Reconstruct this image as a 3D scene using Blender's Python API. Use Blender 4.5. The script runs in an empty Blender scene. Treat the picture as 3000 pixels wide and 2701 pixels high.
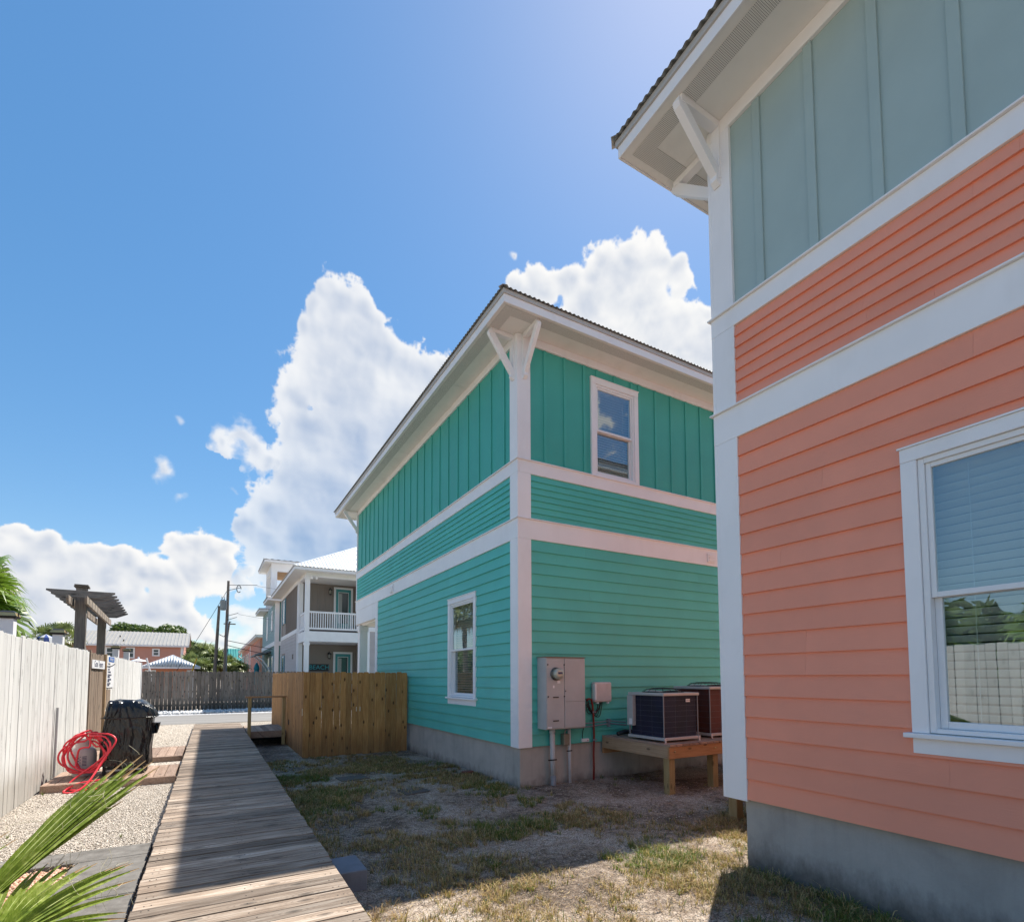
import bpy, bmesh, math, random
import numpy as np
from mathutils import Vector, Matrix
R_ = math.radians
random.seed(7)
SC = bpy.context.scene
COL = SC.collection

# ------------------------------------------------------------ camera
cd = bpy.data.cameras.new('camera'); cam = bpy.data.objects.new('camera', cd); COL.objects.link(cam)
cd.sensor_width = 36.0; cd.lens = 18.561; cd.shift_x = 0.0; cd.shift_y = 0.18103
cd.clip_start = 0.05; cd.clip_end = 3000
_r = Vector((0.86859, -0.49552, -0.0032)); _u = Vector((-0.02598, -0.05199, 0.99831)); _f = Vector((0.49485, 0.86704, 0.05803))
cam.matrix_world = Matrix(((_r.x, _u.x, -_f.x, 0), (_r.y, _u.y, -_f.y, 0), (_r.z, _u.z, -_f.z, 1.85), (0, 0, 0, 1)))
SC.camera = cam
SC.render.resolution_x = 1024; SC.render.resolution_y = 921
SC.view_settings.view_transform = 'Standard'; SC.view_settings.look = 'None'
SC.view_settings.gamma = 1.0; SC.view_settings.use_curve_mapping = False
SC.view_settings.exposure = EXPOSURE = 1.68

# ------------------------------------------------------------ sun and sky
SUN = Vector((4.12, 2.70, 7.78)).normalized()
SUN_EL = math.asin(SUN.z); SUN_AZ = math.atan2(SUN.x, SUN.y)
sl = bpy.data.lights.new('sun', 'SUN'); sl.energy = 2.55; sl.angle = R_(0.53); sl.color = (1.0, 0.94, 0.85)
so = bpy.data.objects.new('sun', sl); COL.objects.link(so)
so.rotation_euler = (-SUN).to_track_quat('-Z', 'Y').to_euler(); so.location = (30, 20, 60)

CLOUDS = [(0, 0.1443, 0.7983, 0.5848, 0.0265), (0, 0.1276, 0.8141, 0.5665, 0.0296), (0, 0.1646, 0.805, 0.57, 0.0345), (0, 0.1947, 0.8011, 0.566, 0.0307), (0, 0.1131, 0.8351, 0.5383, 0.0229), (0, 0.1469, 0.8279, 0.5413, 0.0515), (0, 0.1896, 0.8267, 0.5297, 0.0609), (0, 0.2327, 0.8201, 0.5228, 0.0482), (0, 0.1453, 0.8567, 0.4949, 0.0613), (0, 0.1865, 0.8621, 0.4712, 0.0799), (0, 0.2666, 0.8196, 0.507, 0.0494), (0, 0.298, 0.8091, 0.5064, 0.0385), (0, 0.318, 0.7964, 0.5144, 0.0303), (0, 0.1126, 0.8876, 0.4466, 0.0323), (0, 0.1312, 0.9038, 0.4074, 0.0601), (0, 0.2028, 0.8929, 0.4019, 0.1011), (0, 0.281, 0.8607, 0.4245, 0.0853), (0, 0.1291, 0.9345, 0.3317, 0.0664), (0, 0.1788, 0.9327, 0.3134, 0.1037), (0, 0.0853, 0.9566, 0.2787, 0.049), (0, 0.1346, 0.9607, 0.2429, 0.0858), (0, 0.072, 0.9709, 0.2285, 0.0492), (0, 0.2096, 0.9499, 0.2319, 0.0893), (0, 0.041, 0.9686, 0.2454, 0.0358), (0, 0.1053, 0.9778, 0.1811, 0.0507), (1, 0.5541, 0.5491, 0.6257, 0.034), (1, 0.5335, 0.5702, 0.6247, 0.038), (1, 0.5846, 0.5336, 0.6112, 0.0286), (1, 0.4979, 0.604, 0.6223, 0.0352), (1, 0.5269, 0.5973, 0.6046, 0.0501), (1, 0.4633, 0.6351, 0.6181, 0.0344), (1, 0.4357, 0.6646, 0.607, 0.0366), (1, 0.4096, 0.6827, 0.6051, 0.0279), (1, 0.5044, 0.6381, 0.5817, 0.0597), (1, 0.5703, 0.5831, 0.5787, 0.0653), (1, 0.5996, 0.5381, 0.5924, 0.0277), (1, 0.6088, 0.5905, 0.5298, 0.0678), (1, 0.6457, 0.5568, 0.5226, 0.0442), (1, 0.6226, 0.5555, 0.5512, 0.0347), (1, 0.6564, 0.5312, 0.5358, 0.0358), (1, 0.6672, 0.546, 0.5067, 0.0368), (1, 0.6506, 0.5163, 0.557, 0.0195), (1, 0.5495, 0.6438, 0.5326, 0.0699), (1, 0.6855, 0.5576, 0.4681, 0.0682), (2, -0.2286, 0.9519, 0.2042, 0.0194), (2, -0.2161, 0.9564, 0.1963, 0.021), (2, -0.2386, 0.9526, 0.189, 0.0204), (2, -0.2507, 0.9524, 0.1735, 0.0237), (2, -0.2006, 0.962, 0.1851, 0.0266), (2, -0.2213, 0.9618, 0.1612, 0.0372), (2, -0.1844, 0.968, 0.1699, 0.0246), (2, -0.165, 0.9717, 0.169, 0.0265), (2, -0.1478, 0.9714, 0.1859, 0.0229), (2, -0.127, 0.9745, 0.1851, 0.0234), (2, -0.1732, 0.975, 0.139, 0.0464), (2, -0.1358, 0.9781, 0.158, 0.0344), (2, -0.1086, 0.9776, 0.18, 0.0253), (2, -0.0893, 0.9832, 0.1594, 0.0346), (2, -0.0631, 0.9854, 0.1582, 0.0333), (2, -0.0404, 0.9774, 0.2077, 0.027), (2, -0.0197, 0.9766, 0.2142, 0.029), (2, -0.0508, 0.9738, 0.2219, 0.0118), (2, 0.002, 0.9796, 0.2008, 0.0311), (2, 0.0135, 0.984, 0.1776, 0.0315), (2, -0.0224, 0.9837, 0.1782, 0.0422), (2, 0.0284, 0.9842, 0.1749, 0.0239), (2, -0.1201, 0.9852, 0.1219, 0.0422), (2, -0.221, 0.9688, 0.1125, 0.0501), (2, -0.0623, 0.991, 0.1188, 0.0334), (2, -0.2508, 0.9593, 0.1298, 0.0419), (2, -0.0515, 0.9945, 0.0914, 0.0338), (2, -0.0271, 0.996, 0.0846, 0.0245), (2, -0.0815, 0.9923, 0.0937, 0.0439), (2, -0.1552, 0.9845, 0.0815, 0.0544), (2, -0.2202, 0.9734, 0.0632, 0.0565), (2, -0.0088, 0.998, 0.0631, 0.0155), (2, -0.1126, 0.9918, 0.0609, 0.0497), (3, 0.0343, 0.9249, 0.3786, 0.0226), (3, 0.0509, 0.9294, 0.3656, 0.023), (3, 0.0702, 0.934, 0.3503, 0.0156), (3, 0.0879, 0.9343, 0.3454, 0.0127), (3, 0.0875, 0.9073, 0.4112, 0.0138), (3, 0.0821, 0.9114, 0.4032, 0.0092), (3, -0.0416, 0.9617, 0.271, 0.0117), (3, -0.0328, 0.9616, 0.2724, 0.0096), (3, -0.0212, 0.9599, 0.2795, 0.0067), (3, 0.0243, 0.9536, 0.3002, 0.01), (3, -0.0596, 0.9158, 0.3972, 0.0061), (3, 0.1296, 0.8874, 0.4424, 0.0093), (3, 0.3888, 0.6625, 0.6402, 0.0063), (3, -0.0769, 0.9453, 0.3169, 0.0154), (3, 0.0115, 0.932, 0.3623, 0.0119), (3, 0.0437, 0.9855, 0.1637, 0.0193), (3, 0.0548, 0.9834, 0.1729, 0.0162), (3, 0.0611, 0.9934, 0.097, 0.018), (3, 0.0379, 0.9938, 0.1044, 0.0161), (3, 0.0698, 0.9957, 0.0603, 0.0215), (3, 0.0168, 0.9982, 0.0572, 0.0159), (3, 0.0973, 0.9932, 0.0636, 0.0168), (2, 0.9591, -0.0451, 0.2794, 0.1381), (2, 0.881, 0.3561, 0.3115, 0.0901), (2, 0.986, 0.0233, 0.1649, 0.1297), (2, 0.9026, 0.1388, 0.4074, 0.0982), (2, 0.9084, 0.1929, 0.371, 0.1387), (2, 0.8777, 0.2145, 0.4286, 0.1343), (2, 0.9453, -0.0955, 0.312, 0.1164), (2, 0.8357, -0.4385, 0.3307, 0.0707), (2, 0.9294, -0.248, 0.2735, 0.1), (2, 0.8592, -0.4595, 0.2249, 0.0779), (2, 0.9115, -0.2551, 0.3227, 0.1351), (2, 0.9358, -0.2924, 0.1969, 0.1344), (2, 0.7245, -0.6029, 0.3341, 0.0981), (2, 0.7986, -0.4969, 0.3396, 0.1217), (2, 0.826, -0.4991, 0.2622, 0.0889), (2, 0.8468, -0.5001, 0.181, 0.137), (2, 0.6115, -0.7553, 0.2359, 0.1192), (2, 0.8129, -0.412, 0.4115, 0.103), (2, 0.3484, -0.9158, 0.1997, 0.0901), (2, 0.5095, -0.7455, 0.4297, 0.0944), (2, 0.4528, -0.7841, 0.4245, 0.1323), (2, 0.5326, -0.8198, 0.2104, 0.1246), (2, 0.6401, -0.7301, 0.2393, 0.1301), (2, 0.3043, -0.9344, 0.1851, 0.0663), (2, 0.0291, -0.9482, 0.3162, 0.079), (2, 0.1693, -0.977, 0.1293, 0.116), (2, 0.1507, -0.927, 0.3435, 0.0671), (2, 0.0992, -0.9677, 0.2319, 0.0999), (2, 0.2406, -0.9162, 0.3203, 0.1055), (2, 0.1148, -0.9853, 0.1265, 0.078), (2, 0.0384, -0.9709, 0.2363, 0.0985), (2, 0.0182, -0.9433, 0.3314, 0.099), (2, -0.1654, -0.9368, 0.3082, 0.1348), (2, -0.2152, -0.9669, 0.1369, 0.0717), (2, -0.2618, -0.9407, 0.2156, 0.1204), (2, -0.1739, -0.9563, 0.235, 0.1192), (2, -0.2686, -0.9417, 0.2027, 0.0834), (2, -0.3503, -0.8426, 0.409, 0.125), (2, -0.5328, -0.7837, 0.3193, 0.0607), (2, -0.3109, -0.9094, 0.2762, 0.1319), (2, -0.3442, -0.8921, 0.2926, 0.1279), (2, -0.3264, -0.8749, 0.3577, 0.1076)]

def noise3(P, seed):
    rg = np.random.default_rng(seed); N = 64
    T = rg.random((N, N, N), dtype=np.float32) * 2 - 1
    I = np.floor(P).astype(np.int32); Fr = (P - I).astype(np.float32); Fr = Fr * Fr * (3 - 2 * Fr); I &= (N - 1); J = (I + 1) & (N - 1)
    x0, y0, z0 = I[:, 0], I[:, 1], I[:, 2]; x1, y1, z1 = J[:, 0], J[:, 1], J[:, 2]; u, v, w = Fr[:, 0], Fr[:, 1], Fr[:, 2]
    a = T[x0, y0, z0] * (1 - u) + T[x1, y0, z0] * u; b = T[x0, y1, z0] * (1 - u) + T[x1, y1, z0] * u
    c = T[x0, y0, z1] * (1 - u) + T[x1, y0, z1] * u; d = T[x0, y1, z1] * (1 - u) + T[x1, y1, z1] * u
    return (a * (1 - v) + b * v) * (1 - w) + (c * (1 - v) + d * v) * w

def sky_image():
    """the cumulus clouds of the sky, computed over the upper hemisphere as directions"""
    Wd, Hh = 4096, 1024
    lon = (np.arange(Wd) + .5) / Wd * 2 * np.pi - np.pi
    lat = (np.arange(Hh) + .5) / Hh * (np.pi / 2)
    LO, LA = np.meshgrid(lon, lat)
    D = np.stack([np.cos(LO) * np.cos(LA), -np.sin(LO) * np.cos(LA), np.sin(LA)], -1).astype(np.float32)
    flat = D.reshape(-1, 3)
    near = np.zeros(flat.shape[0], bool)
    for (g, x, y, z, r) in CLOUDS:
        near |= (flat @ np.array([x, y, z], np.float32)) > math.cos(min(r * 2.0 + .03, 1.0))
    idx = np.nonzero(near)[0]; P = flat[idx]
    wv = np.stack([noise3(P * 22 + 5, 11 + k) for k in range(3)], -1) * .013 + np.stack([noise3(P * 60 + 9, 21 + k) for k in range(3)], -1) * .0065
    Q = P + wv
    F = np.full(len(P), -4., np.float32); acc = np.zeros(len(P), np.float32); grp = np.zeros(len(P), np.float32)
    K = 7.0
    for (g, x, y, z, r) in CLOUDS:
        d = np.sqrt(((Q - np.array([x, y, z], np.float32)) ** 2).sum(1))
        f = 1.0 - d / r
        better = f > F
        grp[better] = g; F = np.maximum(F, f)
        acc += np.exp(np.clip(K * f, -20, 20))
    F = np.log(acc) / K - .06
    def billow(P, s0, octv, seed):
        o = np.zeros(len(P), np.float32); a = 1.; s = s0; t = 0
        for k in range(octv):
            o += a * (1 - 2 * np.abs(noise3(P * s + k * 7.3, seed + k))); t += a; a *= .58; s *= 2.07
        return o / t
    def fbm(P, s0, octv, seed):
        o = np.zeros(len(P), np.float32); a = 1.; s = s0; t = 0
        for k in range(octv):
            o += a * noise3(P * s + k * 3.1, seed + k); t += a; a *= .55; s *= 2.1
        return o / t
    bl = billow(P, 24, 7, 40)
    fb = fbm(P, 14, 7, 60)
    wisp = (grp == 3)
    Dn = np.where(wisp, F * .9 + fb * 2.9 + .30, F + ((bl - .45) * .62 + fb * .42) * (1 - .75 * np.clip((F - .15) / .45, 0, 1)))
    a = np.where(wisp, np.clip((Dn) / 1.0, 0, 1) * .75, np.clip((Dn + .05) / .22, 0, 1)); a = a * a * (3 - 2 * a)
    Hf = np.sqrt(np.clip(Dn, 0, 3)) * .9 + billow(P, 20, 3, 40) * .55
    Hg = np.zeros(flat.shape[0], np.float32); Hg[idx] = Hf; Hg = Hg.reshape(Hh, Wd)
    for _ in range(3):
        Hg = (np.roll(Hg, 2, 1) + np.roll(Hg, -2, 1) + Hg * 2 + np.roll(Hg, 2, 0) + np.roll(Hg, -2, 0)) / 6
    gy, gx = np.gradient(Hg); gx = gx / np.maximum(np.cos(LA), .2)
    sx = -math.atan2(SUN.y, SUN.x); sy = SUN_EL
    dx = np.angle(np.exp(1j * (sx - LO))) * np.cos(LA); dy = sy - LA; L = np.sqrt(dx * dx + dy * dy) + 1e-3
    rel = (-(gx * dx + gy * dy) / L)
    relf = np.tanh(rel.reshape(-1)[idx] * 9.0)
    thick = np.clip((F - .05) / .80, 0, 1); thick = thick * thick * (3 - 2 * thick)
    el = np.arcsin(P[:, 2])
    low = np.clip(1 - (el - .12) / .38, 0, 1)
    puff = billow(P, 24, 6, 140) * .5 + .5
    vsoft = np.clip(fbm(P * np.array([1, 1, .6], np.float32), 5, 3, 120) * 1.3 + .5, 0, 1)
    dark = thick * np.where(grp == 0, .40 + .62 * low ** 1.1, np.where(grp == 2, .46, .38)) * (.66 + .55 * vsoft)
    dark = np.clip(dark + (.25 + .75 * thick) * (.76 - puff) * np.where(grp == 0, .28, .42) - relf * .20, 0, 1)[:, None]
    a = a * np.where(wisp, 1.0, 1 - (grp == 0) * (.10 + .22 * low))
    c = np.concatenate([a[:, None], dark, np.zeros_like(dark)], 1)     # red = cover, green = painted cloud shade from thickness, height, puffs and sunward relief
    img = np.zeros((Hh * 2, Wd, 4), np.float32)
    up = np.zeros((Hh * Wd, 4), np.float32); up[idx, :3] = c
    far = np.clip((LA / .05), 0, 1).reshape(-1); up[:, 0] *= .4 + .6 * far; up[:, 3] = 1
    img[Hh:] = up.reshape(Hh, Wd, 4)
    im = bpy.data.images.new('cloud_cover', Wd, Hh * 2, alpha=True, float_buffer=True)
    im.colorspace_settings.name = 'Non-Color'; im.alpha_mode = 'NONE'
    im.pixels.foreach_set(img.ravel()); im.update(); im.pack()
    return im

wd = bpy.data.worlds.new('World'); SC.world = wd; wd.use_nodes = True
nt = wd.node_tree; nt.nodes.clear()
def wn(t, **k):
    n = nt.nodes.new(t)
    for a, b in k.items(): setattr(n, a, b)
    return n
sky = wn('ShaderNodeTexSky', sky_type='NISHITA', sun_disc=False, sun_elevation=SUN_EL, sun_rotation=SUN_AZ, altitude=0, air_density=1.0, dust_density=0.25, ozone_density=3.0)
SKY_STRENGTH = 0.10; CLOUD_GAIN = 0.315 / SKY_STRENGTH
env = wn('ShaderNodeTexEnvironment'); env.image = sky_image(); env.interpolation = 'Linear'
hs = wn('ShaderNodeHueSaturation'); hs.inputs['Saturation'].default_value = 1.56; hs.inputs['Value'].default_value = .90
gam = wn('ShaderNodeGamma'); gam.inputs[1].default_value = .64
sep = wn('ShaderNodeSeparateColor'); cmx = wn('ShaderNodeMix', data_type='RGBA')
cmx.inputs[6].default_value = (.97 * CLOUD_GAIN, .965 * CLOUD_GAIN, .955 * CLOUD_GAIN, 1); cmx.inputs[7].default_value = (.24 * CLOUD_GAIN, .36 * CLOUD_GAIN, .58 * CLOUD_GAIN, 1)
mx = wn('ShaderNodeMix', data_type='RGBA'); bg = wn('ShaderNodeBackground'); wo = wn('ShaderNodeOutputWorld')
nt.links.new(sky.outputs[0], gam.inputs[0]); nt.links.new(gam.outputs[0], hs.inputs['Color']); nt.links.new(env.outputs['Color'], sep.inputs[0]); nt.links.new(sep.outputs[1], cmx.inputs['Factor'])
nt.links.new(sep.outputs[0], mx.inputs['Factor']); nt.links.new(hs.outputs[0], mx.inputs[6]); nt.links.new(cmx.outputs[2], mx.inputs[7])
nt.links.new(mx.outputs[2], bg.inputs['Color']); bg.inputs['Strength'].default_value = SKY_STRENGTH
nt.links.new(bg.outputs[0], wo.inputs['Surface'])

# ------------------------------------------------------------ helpers
WL = {}
def tag(o, label=None, cat=None, group=None, kind=None):
    if label: o['label'] = label
    if cat: o['category'] = cat
    if group: o['group'] = group
    if kind: o['kind'] = kind
    return o
def thing(name, loc, label, cat, group=None):
    o = bpy.data.objects.new(name, None); COL.objects.link(o); o.location = loc; o.empty_display_size = .2
    WL[o.name] = Vector(loc); return tag(o, label, cat, group)
class MB:
    def __init__(s): s.v = []; s.f = []
    def add(s, vs, fs):
        b = len(s.v); s.v += [tuple(p) for p in vs]; s.f += [tuple(b + i for i in f) for f in fs]; return s
    def box(s, x0, x1, y0, y1, z0, z1):
        return s.add([(x, y, z) for x in (x0, x1) for y in (y0, y1) for z in (z0, z1)],
                     [(0, 1, 3, 2), (4, 6, 7, 5), (0, 4, 5, 1), (2, 3, 7, 6), (0, 2, 6, 4), (1, 5, 7, 3)])
    def hull8(s, P):   # 8 points, bottom ring of 4 then top ring of 4
        return s.add(P, [(3, 2, 1, 0), (4, 5, 6, 7), (0, 1, 5, 4), (1, 2, 6, 5), (2, 3, 7, 6), (3, 0, 4, 7)])
    def prism(s, poly, a, b, fn):   # polygon of (p,q) swept from t=a to t=b by fn(t,p,q)
        n = len(poly); vs = [fn(a, p, q) for p, q in poly] + [fn(b, p, q) for p, q in poly]
        return s.add(vs, [tuple(range(n))[::-1], tuple(range(n, 2 * n))] + [(i, (i + 1) % n, n + (i + 1) % n, n + i) for i in range(n)])
    def tube(s, path, r, n=8, cap=True):
        P = [Vector(p) for p in path]; m = len(P); rr = r if hasattr(r, '__len__') else [r] * m; vs = []; nb = None
        for i in range(m):
            t = (P[min(i + 1, m - 1)] - P[max(i - 1, 0)])
            t = t.normalized() if t.length > 1e-9 else Vector((0, 0, 1))
            if nb is None:
                nb = t.cross(Vector((0, 0, 1)));  nb = nb if nb.length > .05 else t.cross(Vector((1, 0, 0)))
            nb = (nb - t * nb.dot(t)).normalized(); bb = t.cross(nb)
            for k in range(n):
                a = 2 * math.pi * k / n; vs.append(P[i] + (nb * math.cos(a) + bb * math.sin(a)) * rr[i])
        fs = [(i * n + k, i * n + (k + 1) % n, (i + 1) * n + (k + 1) % n, (i + 1) * n + k) for i in range(m - 1) for k in range(n)]
        if cap: fs += [tuple(range(n))[::-1], tuple(range((m - 1) * n, m * n))]
        return s.add(vs, fs)
    def lathe(s, prof, c, n=20):   # prof list of (r,z)
        vs = []; 
        for r, z in prof:
            for k in range(n):
                a = 2 * math.pi * k / n; vs.append((c[0] + r * math.cos(a), c[1] + r * math.sin(a), c[2] + z))
        m = len(prof)
        fs = [(i * n + k, i * n + (k + 1) % n, (i + 1) * n + (k + 1) % n, (i + 1) * n + k) for i in range(m - 1) for k in range(n)]
        fs += [tuple(range(n))[::-1], tuple(range((m - 1) * n, m * n))]
        return s.add(vs, fs)
    def build(s, name, mat, parent=None, kind=None, label=None, smooth=False, bevel=0, fix=True):
        me = bpy.data.meshes.new(name); me.from_pydata(s.v, [], s.f)
        if fix:
            bm = bmesh.new(); bm.from_mesh(me); bmesh.ops.recalc_face_normals(bm, faces=bm.faces); bm.to_mesh(me); bm.free()
        return link(name, me, mat, parent, kind, label, smooth, bevel)
def link(name, me, mat, parent=None, kind=None, label=None, smooth=False, bevel=0, loc=None):
    if mat and not me.materials: 
        for m_ in (mat if isinstance(mat, (list, tuple)) else [mat]): me.materials.append(m_)
    if smooth: me.polygons.foreach_set('use_smooth', [True] * len(me.polygons))
    o = bpy.data.objects.new(name, me); COL.objects.link(o)
    pw = Vector((0, 0, 0))
    if parent: o.parent = parent; pw = WL[parent.name]
    L = Vector(loc) if loc is not None else Vector((0, 0, 0))
    o.location = L - pw; WL[o.name] = L
    if bevel: 
        b = o.modifiers.new('bevel', 'BEVEL'); b.width = bevel; b.segments = 2; b.limit_method = 'ANGLE'; b.angle_limit = R_(40)
    if kind: o['kind'] = kind
    if label: o['label'] = label
    return o
def np_mesh(name, V, F, midx=None):
    me = bpy.data.meshes.new(name); V = np.asarray(V, np.float32); F = np.asarray(F, np.int32); k = F.shape[1]
    me.vertices.add(len(V)); me.vertices.foreach_set('co', V.ravel())
    me.loops.add(F.size); me.loops.foreach_set('vertex_index', F.ravel())
    me.polygons.add(len(F)); me.polygons.foreach_set('loop_start', np.arange(0, F.size, k, dtype=np.int32)); me.polygons.foreach_set('loop_total', np.full(len(F), k, np.int32))
    if midx is not None: me.polygons.foreach_set('material_index', np.asarray(midx, np.int32))
    me.update(calc_edges=True); me.validate(); return me

# frames: (u along the wall, n outward, z up)
def fW(x): return lambda u, n, z: (x - n, u, z)
def fE(x): return lambda u, n, z: (x + n, u, z)
def fS(y): return lambda u, n, z: (u, y - n, z)
def fN(y): return lambda u, n, z: (u, y + n, z)
def fb(mb, fr, u0, u1, n0, n1, z0, z1):
    P = [fr(u, n, z) for u in (u0, u1) for n in (n0, n1) for z in (z0, z1)]
    return mb.add(P, [(0, 1, 3, 2), (4, 6, 7, 5), (0, 4, 5, 1), (2, 3, 7, 6), (0, 2, 6, 4), (1, 5, 7, 3)])
def fbox(name, fr, u0, u1, n0, n1, z0, z1, mat, parent, bevel=0, label=None):
    return fb(MB(), fr, u0, u1, n0, n1, z0, z1).build(name, mat, parent, bevel=bevel, label=label)

# ------------------------------------------------------------ materials
MATS = {}
def nmat(name):
    m = bpy.data.materials.new(name); m.use_nodes = True; t = m.node_tree; b = t.nodes['Principled BSDF']; MATS[name] = m
    return m, t, b
def N(t, typ, **k):
    n = t.nodes.new(typ)
    for a, v in k.items():
        if a in n.inputs: n.inputs[a].default_value = v
        else: setattr(n, a, v)
    return n
def ramp(t, src, stops):
    r = t.nodes.new('ShaderNodeValToRGB'); e = r.color_ramp.elements
    e[0].position, e[0].color = stops[0][0], (*stops[0][1], 1); e[1].position, e[1].color = stops[-1][0], (*stops[-1][1], 1)
    for p, c in stops[1:-1]:
        q = e.new(p); q.color = (*c, 1)
    t.links.new(src, r.inputs[0]); return r.outputs[0]
def mixc(t, f, a, b, mode='MIX'):
    n = t.nodes.new('ShaderNodeMix'); n.data_type = 'RGBA'; n.blend_type = mode
    for s, i in ((f, 0), (a, 6), (b, 7)):
        if hasattr(s, 'is_linked') or hasattr(s, 'links'): t.links.new(s, n.inputs[i])
        elif i == 0: n.inputs[0].default_value = s
        else: n.inputs[i].default_value = (*s, 1)
    return n.outputs[2]
def mth(t, op, a, b=0.0, clamp=False):
    n = t.nodes.new('ShaderNodeMath'); n.operation = op; n.use_clamp = clamp
    for s, i in ((a, 0), (b, 1)):
        if hasattr(s, 'links'): t.links.new(s, n.inputs[i])
        else: n.inputs[i].default_value = s
    return n.outputs[0]
def coords(t, scale=(1, 1, 1), rnd=0.0):
    tc = N(t, 'ShaderNodeTexCoord'); mp = N(t, 'ShaderNodeMapping'); mp.inputs['Scale'].default_value = scale
    t.links.new(tc.outputs['Object'], mp.inputs['Vector'])
    if rnd:
        oi = N(t, 'ShaderNodeObjectInfo'); cx = N(t, 'ShaderNodeCombineXYZ')
        k = mth(t, 'MULTIPLY', oi.outputs['Random'], rnd); t.links.new(k, cx.inputs[0]); t.links.new(k, cx.inputs[1]); t.links.new(k, cx.inputs[2])
        t.links.new(cx.outputs[0], mp.inputs['Location'])
    return mp.outputs[0]
def noise(t, vec, scale, detail=4, rough=.55, dist=0.0):
    n = N(t, 'ShaderNodeTexNoise'); n.inputs['Scale'].default_value = scale; n.inputs['Detail'].default_value = detail
    n.inputs['Roughness'].default_value = rough; n.inputs['Distortion'].default_value = dist; t.links.new(vec, n.inputs['Vector']); return n.outputs[0]
def bump(t, b, h, strength, dist=.01, prev=None):
    n = N(t, 'ShaderNodeBump'); n.inputs['Strength'].default_value = strength; n.inputs['Distance'].default_value = dist
    t.links.new(h, n.inputs['Height'])
    if prev: t.links.new(prev, n.inputs['Normal'])
    t.links.new(n.outputs[0], b.inputs['Normal']); return n.outputs[0]
def paint(name, c, rough=.55, var=.10, grain=None, bs=.12, dirt=.12, vary=.05):
    m, t, b = nmat(name); v = coords(t)
    n1 = noise(t, v, 1.3, 5); n2 = noise(t, v, 45, 3)
    lo = tuple(x * (1 - var) for x in c); hi = tuple(min(1, x * (1 + var * .6)) for x in c)
    col = ramp(t, n1, [(.3, lo), (.7, hi)])
    if dirt:
        d = noise(t, coords(t, (1, 1, .35)), 2.2, 7, .65); dm = ramp(t, d, [(.52, (0, 0, 0)), (.75, (dirt,) * 3)])
        col = mixc(t, dm, col, (.30, .27, .22))
    if vary:
        oi = N(t, 'ShaderNodeObjectInfo'); hsv = N(t, 'ShaderNodeHueSaturation'); t.links.new(col, hsv.inputs['Color'])
        t.links.new(mth(t, 'ADD', mth(t, 'MULTIPLY', oi.outputs['Random'], vary * 2), 1 - vary), hsv.inputs['Value']); col = hsv.outputs[0]
    t.links.new(col, b.inputs['Base Color']); b.inputs['Roughness'].default_value = rough
    if grain:
        g = noise(t, coords(t, grain, 3.0), 9, 5, .6, .6); h = mth(t, 'ADD', mth(t, 'MULTIPLY', g, 1.0), mth(t, 'MULTIPLY', n2, .25))
        bump(t, b, h, bs * 2.2, .004)
    else: bump(t, b, n2, bs, .003)
    return m
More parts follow.
